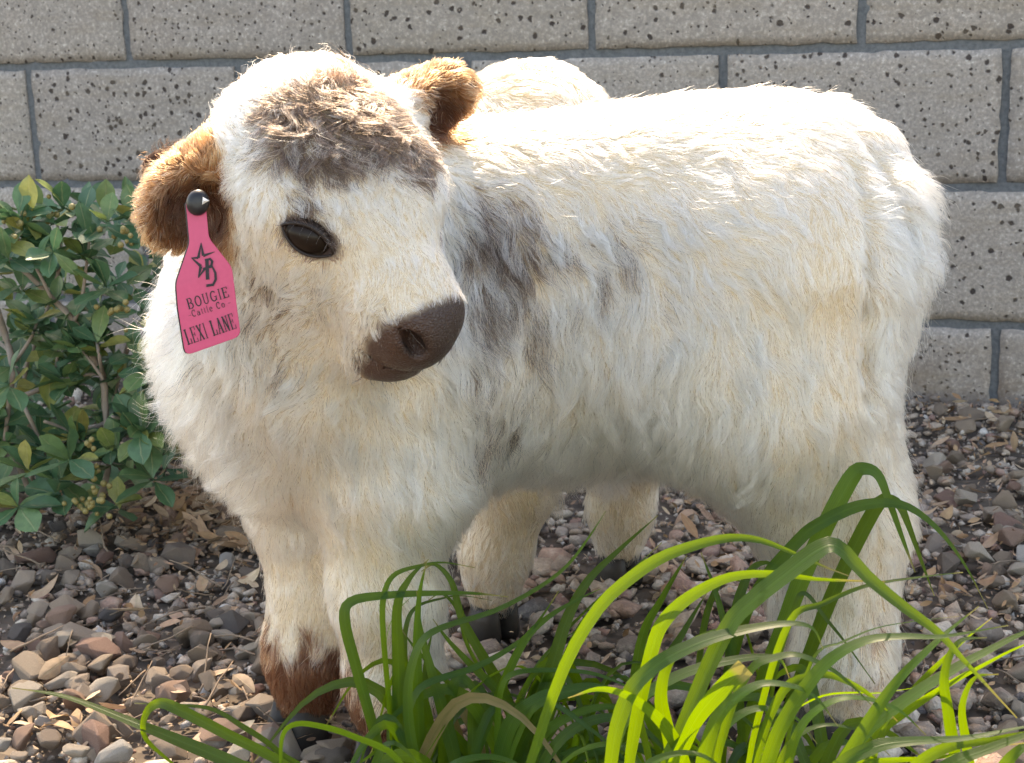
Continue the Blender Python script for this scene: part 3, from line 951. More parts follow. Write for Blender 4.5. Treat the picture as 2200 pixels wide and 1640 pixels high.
# --- eyes, lids, lashes
def ball(c, rot, rad, nu=24, nv=14):
    V, F = [], []
    for j in range(nv + 1):
        th = math.pi * j / nv
        for i in range(nu):
            ph = 2 * math.pi * i / nu
            V.append(np.asarray(c) + np.array([math.sin(th) * math.cos(ph) * rad[0], math.sin(th) * math.sin(ph) * rad[1], math.cos(th) * rad[2]]) @ rot)
    for j in range(nv):
        for i in range(nu):
            i2 = (i + 1) % nu
            F.append((j * nu + i, (j + 1) * nu + i, (j + 1) * nu + i2, j * nu + i2))
    return V, F
lash_r, lash_d, lash_n = [], [], []
for (ep, en), nsg in zip(EYES, (1, -1)):
    ax = eye_axis(en); ay = np.cross(en, ax)
    if ay @ HU < 0:
        ay = -ay
    rot = np.array([ax, ay, en])
    e = link('eye', mesh_from('eye', *ball(ep - en * .0075, rot, (.0165, .0125, .0118))), MAT_EYE, calf)
    for upper in (True, False):
        # a fleshy rim: almond arc over the ball
        pts, rad = [], []
        n = 22
        for i in range(n + 1):
            s_ = i / n
            x = -.0180 + .0385 * s_
            arch = math.sin(math.pi * s_) ** .75
            y = (.0100 if upper else -.0092) * arch - .002 * (s_ - .3)
            rr = min(1.0, ((x) / .0175) ** 2 * .5 + (y / .014) ** 2 * .4)
            z = .0022 - .0060 * rr + (.0010 if upper else 0)
            pts.append(ep + ax * x + ay * y + en * z)
            rad.append((.0016 if upper else .0011) * (.5 + .5 * arch))
            if upper and 2 < i < n - 2 or (not upper and i % 3 == 0):
                for _ in range(3 if upper else 1):
                    lash_r.append(pts[-1] + rng.normal(0, .0006, 3)); lash_n.append(en)
                    lash_d.append(ay * (.5 if upper else -.6) + ax * (s_ - .55) * 2.2)
        link('eyelid', mesh_from('eyelid', *tube(pts, rad, 10)), MAT_LID, calf)
for s_ in np.linspace(.2, .85, 5):
    ep, en = EYES[0]; ax = eye_axis(en); ay = np.cross(en, ax); ay = ay if ay @ HU > 0 else -ay
    lash_r.append(ep + ax * (-.018 + .0385 * s_) + ay * .0100 * math.sin(math.pi * s_) ** .75 + en * .002); lash_n.append(en); lash_d.append(-ay * .9 + ax * (s_ - .5) * .8)
lash_r, lash_d, lash_n = map(np.array, (lash_r, lash_d, lash_n))
nl = len(lash_r)
hair_object('eyelash', calf, lash_r, lash_n, lash_d, np.full(nl, .010), np.full(nl, .6), np.full(nl, .05), np.tile(np.array([.07, .05, .045]), (nl, 1)), rad=.00012, clumps=(), clump_amt=(), seed=3)

# whiskers round the mouth and chin
wr = roots[(np.linalg.norm(roots - HP(.160, 0, -.03), axis=1) < .045)]
wr = wr[rng.choice(len(wr), 90, replace=False)]
wnn = grad(B1, wr)
hair_object('whisker', calf, wr, wnn, np.tile(HF * .5 + np.array([0, 0, -.8]), (90, 1)), rng.uniform(.012, .028, 90), np.full(90, .7), np.full(90, .06), np.tile(np.array([.7, .62, .5]), (90, 1)), rad=.00011, clumps=(), clump_amt=(), seed=17)

for hp_, fw in HOOF1:
    hoof(calf, hp_ + .006 * unit(np.array([fw[0], fw[1], 0])), fw)
# ------------------------------------------------------------------ ear tag
def mat_plastic(name, col, rough=.45, sss=0.0):
    s = NT(name)
    co = s.n('ShaderNodeTexCoord').outputs['Object']
    f = s.noise(co, 260, 4, .6)
    c = s.mix(s.ramp(f, [(.4, 0), (.75, .22)]), col, tuple(min(1, x * 1.25 + .02) for x in col))
    g = s.noise(co, 60, 3, .7)
    c = s.mix(s.ramp(g, [(.55, 0), (.8, .25)]), c, tuple(x * .7 for x in col))
    return s.done(s.pbr(c, rough, s.bump(f, .12, .0005), .4))
MAT_PINK = mat_plastic('pink_tag_plastic', (.56, .062, .150), .42)
MAT_BLACKP = mat_plastic('black_tag_plastic', (.012, .011, .013), .38)
MAT_INK = mat_plastic('dark_tag_ink', (.016, .012, .018), .6)
MAT_STEEL = mat_plastic('pale_pin', (.75, .72, .68), .3)

TY = 1.052
T_O = P(440, 600, TY)
T_X = (P(540, 600, TY) - T_O) / 100.0; T_X = T_X + np.array([0, np.linalg.norm(T_X) * .12, 0])
T_Z = (P(440, 700, TY) - T_O) / 100.0; T_Z = T_Z + np.array([0, -np.linalg.norm(T_Z) * .10, 0])
T_N = unit(np.cross(T_Z, T_X)) 
if T_N[1] > 0:
    T_N = -T_N
def TP(x, y, out=0.0):
    """point on the tag's face: photo coordinates on its plane, out towards the viewer"""
    bend = .0012 * math.sin((y - 446) / 310.0 * math.pi)
    return T_O + T_X * (x - 440) + T_Z * (y - 600) + T_N * (out + bend)

def plate(outline, front, back):
    n = len(outline)
    V = [TP(x, y, front) for x, y in outline] + [TP(x, y, back) for x, y in outline]
    F = [tuple(range(n)), tuple(range(2 * n - 1, n - 1, -1))]
    for i in range(n):
        j = (i + 1) % n
        F.append((j, i, n + i, n + j))
    bm = bmesh.new()
    vs = [bm.verts.new(v) for v in V]
    for f in F:
        bm.faces.new([vs[i] for i in f])
    bmesh.ops.recalc_face_normals(bm, faces=bm.faces)
    ed = [e for e in bm.edges if len(e.link_faces) == 2 and e.calc_face_angle(0) > .8]
    bmesh.ops.bevel(bm, geom=ed, offset=.0003, segments=1, affect='EDGES')
    me = bpy.data.meshes.new('plate')
    bm.to_mesh(me); bm.free()
    return me
def rounded(pts, corner):
    """round the corners listed in corner {index: radius px}"""
    out = []
    n = len(pts)
    for i, p in enumerate(pts):
        p = np.array(p, float)
        if i in corner:
            a = unit(np.array(pts[i - 1], float) - p); b = unit(np.array(pts[(i + 1) % n], float) - p)
            r_ = corner[i]
            for t in np.linspace(0, 1, 5):
                q = (1 - t) ** 2 * (p + a * r_) + 2 * t * (1 - t) * p + t * t * (p + b * r_)
                out.append(tuple(q))
        else:
            out.append(tuple(p))
    return out
OUT = rounded([(397, 438), (401, 470), (407, 524), (380, 607), (385, 660), (402, 761), (519, 722), (509, 660), (497, 576), (447, 514), (442, 470), (438, 438)],
              {0: 8, 2: 10, 3: 12, 5: 16, 6: 16, 8: 12, 9: 10, 11: 8})
tag = link('ear_tag', plate(OUT, .0000, -.0014), MAT_PINK)
props(tag, 'pink plastic ear tag with black star logo and lettering, pinned in the calf ear', 'ear tag')
link('backing_plate', plate([(x - 3.5, y + .5) for x, y in OUT], -.0018, -.0028), MAT_BLACKP, tag)
# button: dome with a pointed pale pin
bx_, by_ = 423, 440
V, F = [], []
for k, (rr, zz) in enumerate(((24, -.001), (24.5, .0022), (22, .0045), (16, .0062), (9, .0068))):
    for i in range(20):
        w = 2 * math.pi * i / 20
        V.append(TP(bx_ + rr * math.cos(w), by_ + rr * 1.12 * math.sin(w), zz))
for k in range(4):
    for i in range(20):
        j = (i + 1) % 20
        F.append((k * 20 + i, k * 20 + j, (k + 1) * 20 + j, (k + 1) * 20 + i))
F.append(tuple(80 + i for i in range(20)))
sv, sf = tube([TP(bx_, by_, .001), TP(bx_, by_, -.012), TP(bx_ - 4, by_ - 4, -.036), TP(bx_ - 5, by_ - 5, -.062)], [.0035, .0032, .0030, .0030], 10)
link('stem', mesh_from('stem', sv, sf), MAT_BLACKP, tag)
btn = link('button', mesh_from('button', V, F), MAT_BLACKP, tag)
V = [TP(434, 428, .0072), TP(433, 444, .0072), TP(448, 436, .0050), TP(437, 436, .0090)]
link('pin_tip', mesh_from('pin_tip', V, [(0, 1, 3), (1, 2, 3), (2, 0, 3), (0, 2, 1)], False), MAT_STEEL, btn)

# lettering: strokes in a unit box (x right, y up), drawn as raised ribbons
def arc(cx, cy, rx, ry, a0, a1, n=10):
    return [(cx + rx * math.cos(math.radians(a)), cy + ry * math.sin(math.radians(a))) for a in np.linspace(a0, a1, n)]
TH, TN = .20, .10
GLY = {
 'B': [([(.2, 0), (.2, 1)], TH), ([(.02, .98), (.5, .98)], .07), ([(.02, .02), (.5, .02)], .07), (arc(.48, .76, .26, .22, 90, -90), .15), (arc(.5, .27, .34, .25, 90, -90), .17), ([(.2, .52), (.5, .52)], .08)],
 'O': [(arc(.5, .5, .38, .46, 0, 360, 18), .15)],
 'U': [([(.18, 1), (.18, .35)] + arc(.48, .32, .30, .30, 180, 360, 8) + [(.78, 1)], .13), ([(.02, .98), (.36, .98)], .07), ([(.62, .98), (.94, .98)], .07)],
 'G': [(arc(.5, .5, .38, .46, 40, 330, 14), .15), ([(.82, .42), (.82, .08)], .13), ([(.58, .44), (.98, .44)], .07)],
 'I': [([(.5, 0), (.5, 1)], .24), ([(.18, .98), (.82, .98)], .08), ([(.18, .02), (.82, .02)], .08)],
 'E': [([(.22, 0), (.22, 1)], TH), ([(.02, .97), (.86, .97)], .09), ([(.02, .03), (.9, .03)], .09), ([(.22, .52), (.66, .52)], .08), ([(.86, 1), (.86, .76)], .09), ([(.9, 0), (.9, .25)], .09), ([(.66, .64), (.66, .4)], .08)],
 'L': [([(.28, 0), (.28, 1)], .26), ([(.04, .95), (.54, .95)], .10), ([(.04, .05), (.94, .05)], .11), ([(.9, 0), (.9, .34)], .14)],
 'X': [([(.16, 1), (.86, 0)], .24), ([(.84, 1), (.16, 0)], .15), ([(.0, .95), (.38, .95)], .1), ([(.64, .95), (1, .95)], .1), ([(0, .05), (.36, .05)], .1), ([(.64, .05), (1, .05)], .1)],
 'A': [([(.5, 1), (.14, 0)], .13), ([(.5, 1), (.84, 0)], .25), ([(.24, .33), (.74, .33)], .09), ([(-.02, .05), (.34, .05)], .1), ([(.62, .05), (1.04, .05)], .1)],
 'N': [([(.18, 0), (.18, 1)], .13), ([(.18, 1), (.82, 0)], .24), ([(.82, 0), (.82, 1)], .13), ([(0, .95), (.3, .95)], .1), ([(0, .05), (.38, .05)], .1), ([(.62, .95), (1, .95)], .1)],
 'C': [(arc(.52, .5, .38, .46, 45, 315, 14), .16), ([(.82, .98), (.82, .66)], .09)],
 'a': [(arc(.42, .22, .26, .22, 0, 360, 12), .13), ([(.72, 0), (.72, .5)], .15), (arc(.44, .44, .28, .18, 0, 150, 6), .11)],
 't': [([(.42, .85), (.42, .1), (.72, .05)], .16), ([(.14, .62), (.78, .62)], .1)],
 'l': [([(.48, 1), (.48, 0)], .18), ([(.22, .02), (.76, .02)], .08), ([(.3, .98), (.48, .98)], .08)],
 'e': [(arc(.48, .31, .32, .30, 0, 320, 14), .13), ([(.18, .33), (.8, .33)], .08)],
 'o': [(arc(.48, .31, .34, .30, 0, 360, 14), .15)],
 '.': [([(.4, .08), (.6, .08)], .17)],
 '-': [([(.05, .36), (.95, .36)], .1)],
}
def lettering(name, text, x0, y0, x1, y1, height, widths=None, shear=0.0):
    """text along the baseline (x0,y0)-(x1,y1) in photo coordinates on the tag"""
    b = np.array([x1 - x0, y1 - y0], float); total = np.linalg.norm(b); ex = b / total; ey = np.array([ex[1], -ex[0]])
    ws = [((widths or {}).get(ch, 1.0)) for ch in text]
    unitw = total / sum(ws)
    V, F = [], []
    cur = 0.0; lift = .00012
    for ch, w in zip(text, ws):
        cw = unitw * w
        for poly, th in GLY.get(ch, []):
            q = [np.array([x0, y0]) + ex * (cur + cw * (.06 + .86 * x)) + ey * (height * y) for x, y in poly]
            hw = th * min(cw * .9, height * .8) * .5
            closed = np.linalg.norm(q[0] - q[-1]) < 1e-6
            lift += .000012
            base = len(V); n = len(q)
            for i in range(n):
                a = q[i - 1] if i > 0 else (q[-2] if closed else q[0]); c = q[i + 1] if i < n - 1 else (q[1] if closed else q[-1])
                t = unit(c - a); nn = np.array([-t[1], t[0]])
                for sgn in (1, -1):
                    for dz in (0.0, -.0002):
                        pp = q[i] + nn * hw * sgn
                        V.append(TP(pp[0], pp[1], lift + dz))
            for i in range(n - 1):
                k = base + 4 * i; k2 = k + 4
                F += [(k, k2, k2 + 2, k + 2), (k + 1, k, k2, k2 + 1)[::-1], (k + 2, k + 3, k2 + 3, k2 + 2)[::-1]]
        cur += cw
    return link(name, mesh_from(name, V, F, False), MAT_INK, tag)
def cp_(cx, cy):
    return 280 + .2439 * cx, 380 + .2439 * cy
lettering('lettering', 'BOUGIE', *cp_(518, 1162), *cp_(880, 1056), 95 * .2439, {'I': .55, 'O': 1.1, 'G': 1.1})
lettering('lettering', '-Cattle Co.-', *cp_(525, 1238), *cp_(892, 1128), 62 * .2439, {'-': .75, 't': .6, 'l': .55, ' ': .6, '.': .45, 'C': 1.1})
lettering('lettering', 'LEXI LANE', *cp_(515, 1472), *cp_(948, 1330), 142 * .2439, {'I': .6, ' ': .55})
# star with a letter hung in it
V, F = [], []
def rib(pts, w0, w1=None, lift=.0004):
    w1 = w0 if w1 is None else w1
    base = len(V); n = len(pts)
    q = [np.array(cp_(*p)) for p in pts]
    for i in range(n):
        t = unit(q[min(i + 1, n - 1)] - q[max(i - 1, 0)]); nn = np.array([-t[1], t[0]]); w = (w0 + (w1 - w0) * i / max(1, n - 1)) * .2439 * .5
        for sgn in (1, -1):
            pp = q[i] + nn * w * sgn
            V.append(TP(pp[0], pp[1], lift))
    for i in range(n - 1):
        k = base + 2 * i
        F.append((k, k + 1, k + 3, k + 2))
for i, (a, w0, w1) in enumerate([([(620, 588), (640, 700)], 4, 26), ([(640, 700), (738, 668)], 26, 5), ([(620, 590), (598, 718)], 6, 26), ([(598, 718), (538, 716)], 22, 6),
                                 ([(540, 716), (622, 790)], 8, 26), ([(622, 790), (602, 888)], 28, 8), ([(604, 884), (660, 806)], 8, 22)]):
    rib(a, w0, w1, .0004 + i * .00002)
rib([(672, 730), (682, 905)], 30, 30, .0007)
rib([(655, 738), (700, 728), (718, 750), (712, 785), (685, 800)], 20, 24, .00073)
rib([(640, 812), (720, 795), (748, 850), (752, 905), (730, 950), (672, 958)], 18, 24, .00076)
link('star_logo', mesh_from('star_logo', V, F, False), MAT_INK, tag)

# ================================================================== the calf behind, seen from its hind quarter
C2F = unit(np.array([-.70, .71, 0.0])); C2L = np.array([-C2F[1], C2F[0], 0.0])
C2O = np.array([.044, 1.515, 0.0])
def K(x, y, z):
    """calf-behind frame: x forward from the hind hooves, y to its left, z up"""
    return C2O + C2F * x + C2L * y + np.array([0, 0, z])
KR = np.array([C2F, C2L, [0, 0, 1.0]])
B2 = Body()
B2.ell(K(.03, 0, .430), (.098, .096, .113), KR, k=.05)
B2.ell(K(.22, 0, .385), (.18, .095, .115), KR, k=.06)
B2.ell(K(.37, 0, .375), (.09, .09, .12), KR, k=.05)
B2.cone(K(.02, 0, .485), K(.38, 0, .435), .045, .04, k=.05)
B2.cone(K(.40, 0, .38), K(.50, 0, .415), .075, .058, k=.05)
B2.ell(K(.545, 0, .415), (.07, .058, .055), KR, k=.03)
B2.cone(K(.57, 0, .405), K(.645, 0, .355), .045, .034, k=.03)
B2.ell(K(.655, 0, .348), (.025, .034, .028), KR, k=.015)
for sg in (-1, 1):
    B2.ell(K(.505, sg * .092, .435), (.016, .042, .026), KR, k=.015)
    B2.chain([K(.04, sg * .055, .36), K(.03, sg * .068, .25), K(-.02, sg * .082, .165), K(.0, sg * .092, .09), K(.005, sg * .093, .048)], [.075, .058, .033, .026, .022], k=.04)
    B2.chain([K(.37, sg * .055, .30), K(.365, sg * .06, .18), K(.37, sg * .06, .09), K(.375, sg * .06, .048)], [.062, .036, .026, .022], k=.035)
T2 = [K(-.045, 0, .475), K(-.078, .005, .42), K(-.088, .012, .34), K(-.088, .02, .25), K(-.082, .026, .18)]
B2.chain(T2, [.024, .019, .016, .019, .016], k=.012)
me2, V2, Q2 = skin_mesh('calf_body', B2, C2O + np.array([-.62, -.22, .012]), C2O + np.array([.24, .62, .58]), .008, 0)
calf2 = link('calf', me2, MAT_SKIN)
props(calf2, 'second pale calf half hidden behind the tagged calf, its rump and hind legs showing', 'calf', 'calves')
def k_local(p):
    return (p - C2O) @ KR.T
def coat2(p, r, strand=True):
    q = k_local(p); n1, n2 = vnoise(p, 28, 51), vnoise(p, 90, 53)
    c = CREAM + (WHITE - CREAM) * np.clip(n1 * 1.4 - .3, 0, 1)[:, None]
    w = np.clip((n2 - .45) * .8 + .12 + .5 * np.clip(1 - np.linalg.norm(q - np.array([-.02, -.05, .47]), axis=1) / .05, 0, 1), 0, .7)[:, None]
    c = c * (1 - w) + BUFF * w
    ear = (np.abs(q[:, 1]) > .07) & (q[:, 0] > .45)
    c[ear] = BROWN * 1.1
    nz = (q[:, 0] > .655) & (q[:, 2] < .38)
    c[nz] = NOSE
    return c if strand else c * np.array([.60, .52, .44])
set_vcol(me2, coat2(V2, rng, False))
def w2(p):
    q = k_local(p)
    w = np.ones(len(p)); w[p[:, 2] < .03] = 0
    w[q[:, 0] > .25] *= .5
    w[(q[:, 0] > .655) & (q[:, 2] < .38)] = 0
    return w
NH2 = int(90000 * HAIR)
r2 = scatter_on(V2, Q2, NH2, w2, 21); n2_ = grad(B2, r2)
q = k_local(r2)
back = np.clip((q[:, 2] - .30) / .15, 0, 1)[:, None]
d2_ = -C2F * (.9 * back + .1) + np.array([0, 0, -1.0]) * (1.1 - .8 * back)
tail = (q[:, 0] < -.06)
len2 = np.where(q[:, 2] > .2, .022, .014) + np.where((q[:, 2] < .30) & (q[:, 0] > .03) & (q[:, 0] < .33), .01, 0)
len2 = np.where(tail & (q[:, 2] < .28), .034, len2)
lift2 = np.where(q[:, 2] > .2, .38, .25)
hair_object('coat', calf2, r2, n2_, d2_, len2, lift2, np.where(tail, .25, .1), coat2(r2, rng), rad=.00026, clumps=(.012, .005), seed=8)
for a in (K(.004, .093, .001), K(.004, -.093, .001), K(.375, .06, .001), K(.375, -.06, .001)):
    hoof(calf2, a, C2F, .027, .036)
for sg in (-1, 1):
    e = ball(K(.585, sg * .052, .422), KR, (.013, .008, .011), 14, 8)
    link('eye', mesh_from('eye', *e), MAT_EYE, calf2)
# ------------------------------------------------------------------ gravel, dry leaves, twigs
def mat_stone():
    s = NT('mixed_stone')
    geo = s.n('ShaderNodeNewGeometry'); oi = s.n('ShaderNodeObjectInfo')
    at = s.n('ShaderNodeAttribute', attribute_name='stone_id').outputs['Fac']
    rnd = s.math('FRACT', s.math('ADD', s.math('MULTIPLY', oi.outputs['Random'], 7.31), at))
    co = s.n('ShaderNodeTexCoord').outputs['Object']
    c = s.ramp(rnd, [(0, (.44, .34, .255)), (.10, (.52, .41, .32)), (.20, (.33, .25, .19)), (.30, (.56, .48, .395)), (.38, (.43, .275, .21)), (.48, (.25, .195, .16)), (.56, (.43, .325, .245)),
                     (.64, (.23, .185, .155)), (.72, (.42, .345, .29)), (.78, (.62, .54, .45)), (.86, (.34, .20, .16)), (.92, (.11, .10, .10)), (.97, (.58, .55, .51))], 'CONSTANT')
    n1 = s.noise(co, 55, 4, .65); n2 = s.noise(co, 320, 3, .6)
    c = s.mix(s.ramp(n1, [(.38, .35), (.58, 0)]), c, (.16, .115, .085))
    c = s.mix(s.ramp(n1, [(.54, 0), (.74, .5)]), c, (.60, .51, .41))
    c = s.mix(s.ramp(n2, [(.4, .25), (.6, 0)]), c, (.10, .085, .075))
    return s.done(s.pbr(c, .82, s.bump(s.math('MULTIPLY_ADD', n1, .8, s.math('MULTIPLY', n2, .4)), .9, .005), .3))
MAT_STONE = mat_stone()

def stone_shape(seed, smooth):
    r = np.random.default_rng(seed)
    n = r.integers(12, 19)
    p = r.normal(size=(n, 3)); p /= np.linalg.norm(p, axis=1)[:, None]
    p *= r.uniform(.82, 1.0, (n, 1)) * np.array([1.0, r.uniform(.62, .9), r.uniform(.38, .65)])
    bm = bmesh.new()
    for q in p:
        bm.verts.new(q)
    res = bmesh.ops.convex_hull(bm, input=bm.verts)
    for v in [v for v in bm.verts if not v.link_faces]:
        bm.verts.remove(v)
    if smooth:
        bmesh.ops.bevel(bm, geom=list(bm.edges), offset=.05, segments=1, affect='EDGES', clamp_overlap=True)
    bmesh.ops.triangulate(bm, faces=bm.faces)
    bmesh.ops.recalc_face_normals(bm, faces=bm.faces)
    V = np.array([v.co[:] for v in bm.verts]); bm.verts.index_update()
    F = np.array([[v.index for v in f.verts] for f in bm.faces])
    bm.free()
    return V, F
near_shapes = [stone_shape(100 + i, True) for i in range(14)]
far_shapes = [stone_shape(200 + i, False) for i in range(24)]

def rot_z_tilt(r):
    a, b_, c_ = r.uniform(0, 6.283), r.normal(0, .28), r.normal(0, .28)
    return np.array((Matrix.Rotation(a, 3, 'Z') @ Matrix.Rotation(b_, 3, 'X') @ Matrix.Rotation(c_, 3, 'Y')))

def wall_gap(p):
    """distance of a ground point from the wall face, in front of it"""
    return W_D - p[:, 0] * W_FW[0] - p[:, 1] * W_FW[1]

NST = 29000
st = np.stack([rng.uniform(-1.9, 1.7, NST), .75 + 2.4 * rng.random(NST) ** 1.3, np.zeros(NST)], 1)
st = st[wall_gap(st) > .015]
size = np.clip(np.exp(rng.normal(math.log(.0098), .46, len(st))), .004, .026)
size *= np.where(st[:, 1] > 1.75, .85, 1.0)
lay = rng.random(len(st))
st[:, 2] = size * .22 + lay * .006 + .006 * (vnoise(st, 5, 61) - .3)
px, py = project(st)
HOOVES = np.array([h_[0] for h_ in HOOF1] + [ K(.004, .093, 0), K(.004, -.093, 0), K(.375, .06, 0), K(.375, -.06, 0)])
clear = np.min(np.linalg.norm(st[:, None, :2] - HOOVES[None, :, :2], axis=2), axis=1)
low = clear < .034
st[low, 2] = -.002; size[low] = np.minimum(size[low], .006)
inview = (px > -10) & (px < 2210) & (py > 0) & (py < 1660)
hidden = (px > 560) & (px < 2000) & (py < 1300) | (px > 760) & (px < 2150) & (py > 1300)
score = np.where(inview & ~low, size / st[:, 1] * np.where(hidden, .25, 1) * (.6 + st[:, 2] * 40), 0)
top = np.argsort(-score)[:300]
is_top = np.zeros(len(st), bool); is_top[top] = True
smesh = []
for i, (v, f) in enumerate(near_shapes):
    me = mesh_from('stone', v, f, False); me.materials.append(MAT_STONE)
    a = me.attributes.new('stone_id', 'FLOAT', 'POINT'); a.data.foreach_set('value', np.full(len(v), i / 14.0, np.float32))
    smesh.append(me)
for i in top:
    o = bpy.data.objects.new('stone', smesh[rng.integers(14)])
    COL.objects.link(o); o.parent = ground
    s_ = size[i] * 1.12
    o.location = (st[i, 0], st[i, 1], st[i, 2] + s_ * .12 + .003)
    o.rotation_euler = (rng.normal(0, .3), rng.normal(0, .3), rng.uniform(0, 6.28))
    o.scale = (s_, s_ * rng.uniform(.85, 1.1), s_ * rng.uniform(.9, 1.25))
VV, FF, ID = [], [], []
base = 0
for i in np.where(~is_top)[0]:
    v, f = far_shapes[rng.integers(24)]
    w = (v * size[i]) @ rot_z_tilt(rng).T + st[i]
    VV.append(w); FF.append(f + base); ID.append(np.full(len(v), rng.random())); base += len(v)
VV, FF, ID = np.concatenate(VV), np.concatenate(FF), np.concatenate(ID)
me = bpy.data.meshes.new('gravel')
me.vertices.add(len(VV)); me.vertices.foreach_set('co', VV.astype(np.float32).ravel())
me.loops.add(3 * len(FF)); me.loops.foreach_set('vertex_index', FF.astype(np.int32).ravel())
me.polygons.add(len(FF)); me.polygons.foreach_set('loop_start', np.arange(0, 3 * len(FF), 3, dtype=np.int32))
me.update(); me.validate()
a = me.attributes.new('stone_id', 'FLOAT', 'POINT'); a.data.foreach_set('value', ID.astype(np.float32))
props(link('gravel', me, MAT_STONE), 'loose brown and grey gravel covering the ground around the calves', 'gravel', None, 'stuff')

# grit between the stones
NG = 26000
gr = np.stack([rng.uniform(-1.2, 1.1, NG), .85 + 1.85 * rng.random(NG) ** 1.2, np.zeros(NG)], 1)
gr = gr[wall_gap(gr) > .01]
tet = np.array([(1, 0, -.4), (-.5, .8, -.4), (-.5, -.8, -.4), (.1, .1, .75), (.6, .6, .2), (-.7, .1, .3)])
hullf = np.array([(0, 4, 3), (4, 1, 3), (1, 5, 3), (5, 2, 3), (2, 0, 3), (0, 1, 4), (1, 2, 5), (0, 2, 1)])
VV = np.empty((len(gr), 6, 3)); sz = rng.uniform(.0016, .0048, len(gr))
for i in range(len(gr)):
    VV[i] = (tet * sz[i] * rng.uniform(.7, 1.3, 3)) @ rot_z_tilt(rng).T + gr[i] + np.array([0, 0, rng.uniform(0, .005)])
FF = (hullf[None] + 6 * np.arange(len(gr))[:, None, None]).reshape(-1, 3)
me = bpy.data.meshes.new('grit')
me.vertices.add(6 * len(gr)); me.vertices.foreach_set('co', VV.astype(np.float32).ravel())
me.loops.add(3 * len(FF)); me.loops.foreach_set('vertex_index', FF.astype(np.int32).ravel())
me.polygons.add(len(FF)); me.polygons.foreach_set('loop_start', np.arange(0, 3 * len(FF), 3, dtype=np.int32))
me.update(); me.validate()
a = me.attributes.new('stone_id', 'FLOAT', 'POINT'); a.data.foreach_set('value', np.repeat(rng.random(len(gr)), 6).astype(np.float32))
props(link('grit', me, MAT_STONE), 'fine stone grit filling the gaps between the gravel stones', 'grit', None, 'stuff')

# dry leaves
def leaf_mesh(name, L, W, curl, fold, seed, shape='oval', nl=7):
    """a leaf from the stalk at the origin along +X, with midrib fold and curl"""
    r = np.random.default_rng(seed)
    V, F, UV = [], [], []
    cols = (-1, -.5, 0, .5, 1)
    for i in range(nl + 1):
        t = i / nl
        if shape == 'obovate':
            w = W * .5 * (math.sin(math.pi * min(1, t ** 1.35)) ** .8 if t < 1 else 0)
        else:
            w = W * .5 * math.sin(math.pi * t ** .9) ** .85 if 0 < t < 1 else 0
        w = max(w, W * .03)
        ang = curl * t
        x = L * (math.sin(ang) / curl if abs(curl) > 1e-3 else t)
        z = L * ((1 - math.cos(ang)) / curl if abs(curl) > 1e-3 else 0)
        for c in cols:
            y = c * w * math.cos(fold)
            V.append((x, y + r.normal(0, W * .012), z + abs(c) * w * math.sin(fold) + r.normal(0, W * .018)))
            UV.append((c * .5 + .5, t))
    n = len(cols)
    for i in range(nl):
        for k in range(n - 1):
            F.append((i * n + k, (i + 1) * n + k, (i + 1) * n + k + 1, i * n + k + 1))
    return mesh_from(name, V, F, True, UV)

def mat_leaf(name, stops, rough, trans, vein=.35, spec=.4):
    s = NT(name)
    oi = s.n('ShaderNodeObjectInfo'); uv = s.n('ShaderNodeUVMap').outputs[0]
    co = s.n('ShaderNodeTexCoord').outputs['Object']
    idn = s.n('ShaderNodeAttribute', attribute_name='leaf_id').outputs['Fac']
    rnd = s.math('FRACT', s.math('ADD', s.math('MULTIPLY', oi.outputs['Random'], 5.17), idn))
    c = s.ramp(rnd, stops)
    sep = s.n('ShaderNodeSeparateXYZ'); s.set(sep, 0, uv)
    mid = s.math('ABSOLUTE', s.math('SUBTRACT', sep.outputs[0], .5))
    rib_ = s.ramp(mid, [(.012, 1), (.045, 0)])
    n1 = s.noise(co, 140, 4, .65)
    c = s.mix(s.math('MULTIPLY', rib_, vein), c, (.5, .45, .22))
    c = s.mix(s.ramp(n1, [(.35, .3), (.6, 0)]), c, tuple(.5 * v for v in stops[0][1]))
    b = s.pbr(c, rough, s.bump(s.math('ADD', n1, rib_), .35, .0012), spec)
    if trans:
        tr = s.n('ShaderNodeBsdfTranslucent'); s.set(tr, 0, s.mix(.35, c, (.55, .75, .05), 'MIX') if trans > .3 else c)
        mx = s.n('ShaderNodeMixShader'); mx.inputs[0].default_value = trans
        s.t.links.new(b.outputs[0], mx.inputs[1]); s.t.links.new(tr.outputs[0], mx.inputs[2])
        return s.done(mx)
    return s.done(b)
MAT_DRY = mat_leaf('dry_leaf', [(0, (.30, .17, .09)), (.25, (.42, .27, .15)), (.5, (.36, .22, .155)), (.75, (.55, .42, .29)), (1, (.22, .13, .085))], .7, .12, .25)
dmesh = [leaf_mesh('dry_leaf', rng.uniform(.026, .042), rng.uniform(.011, .018), rng.uniform(-1.5, 1.6), rng.uniform(-.5, .7), 300 + i) for i in range(10)]
for d_ in dmesh:
    d_.materials.append(MAT_DRY)
spots = []
for _ in range(110):
    spots.append((rng.normal(440, 90), rng.normal(1120, 60)))
for _ in range(100):
    spots.append((rng.uniform(1420, 2190), 900 + 430 * rng.random() ** 1.6))
for _ in range(50):
    spots.append((rng.uniform(0, 700), rng.uniform(1160, 1630)))
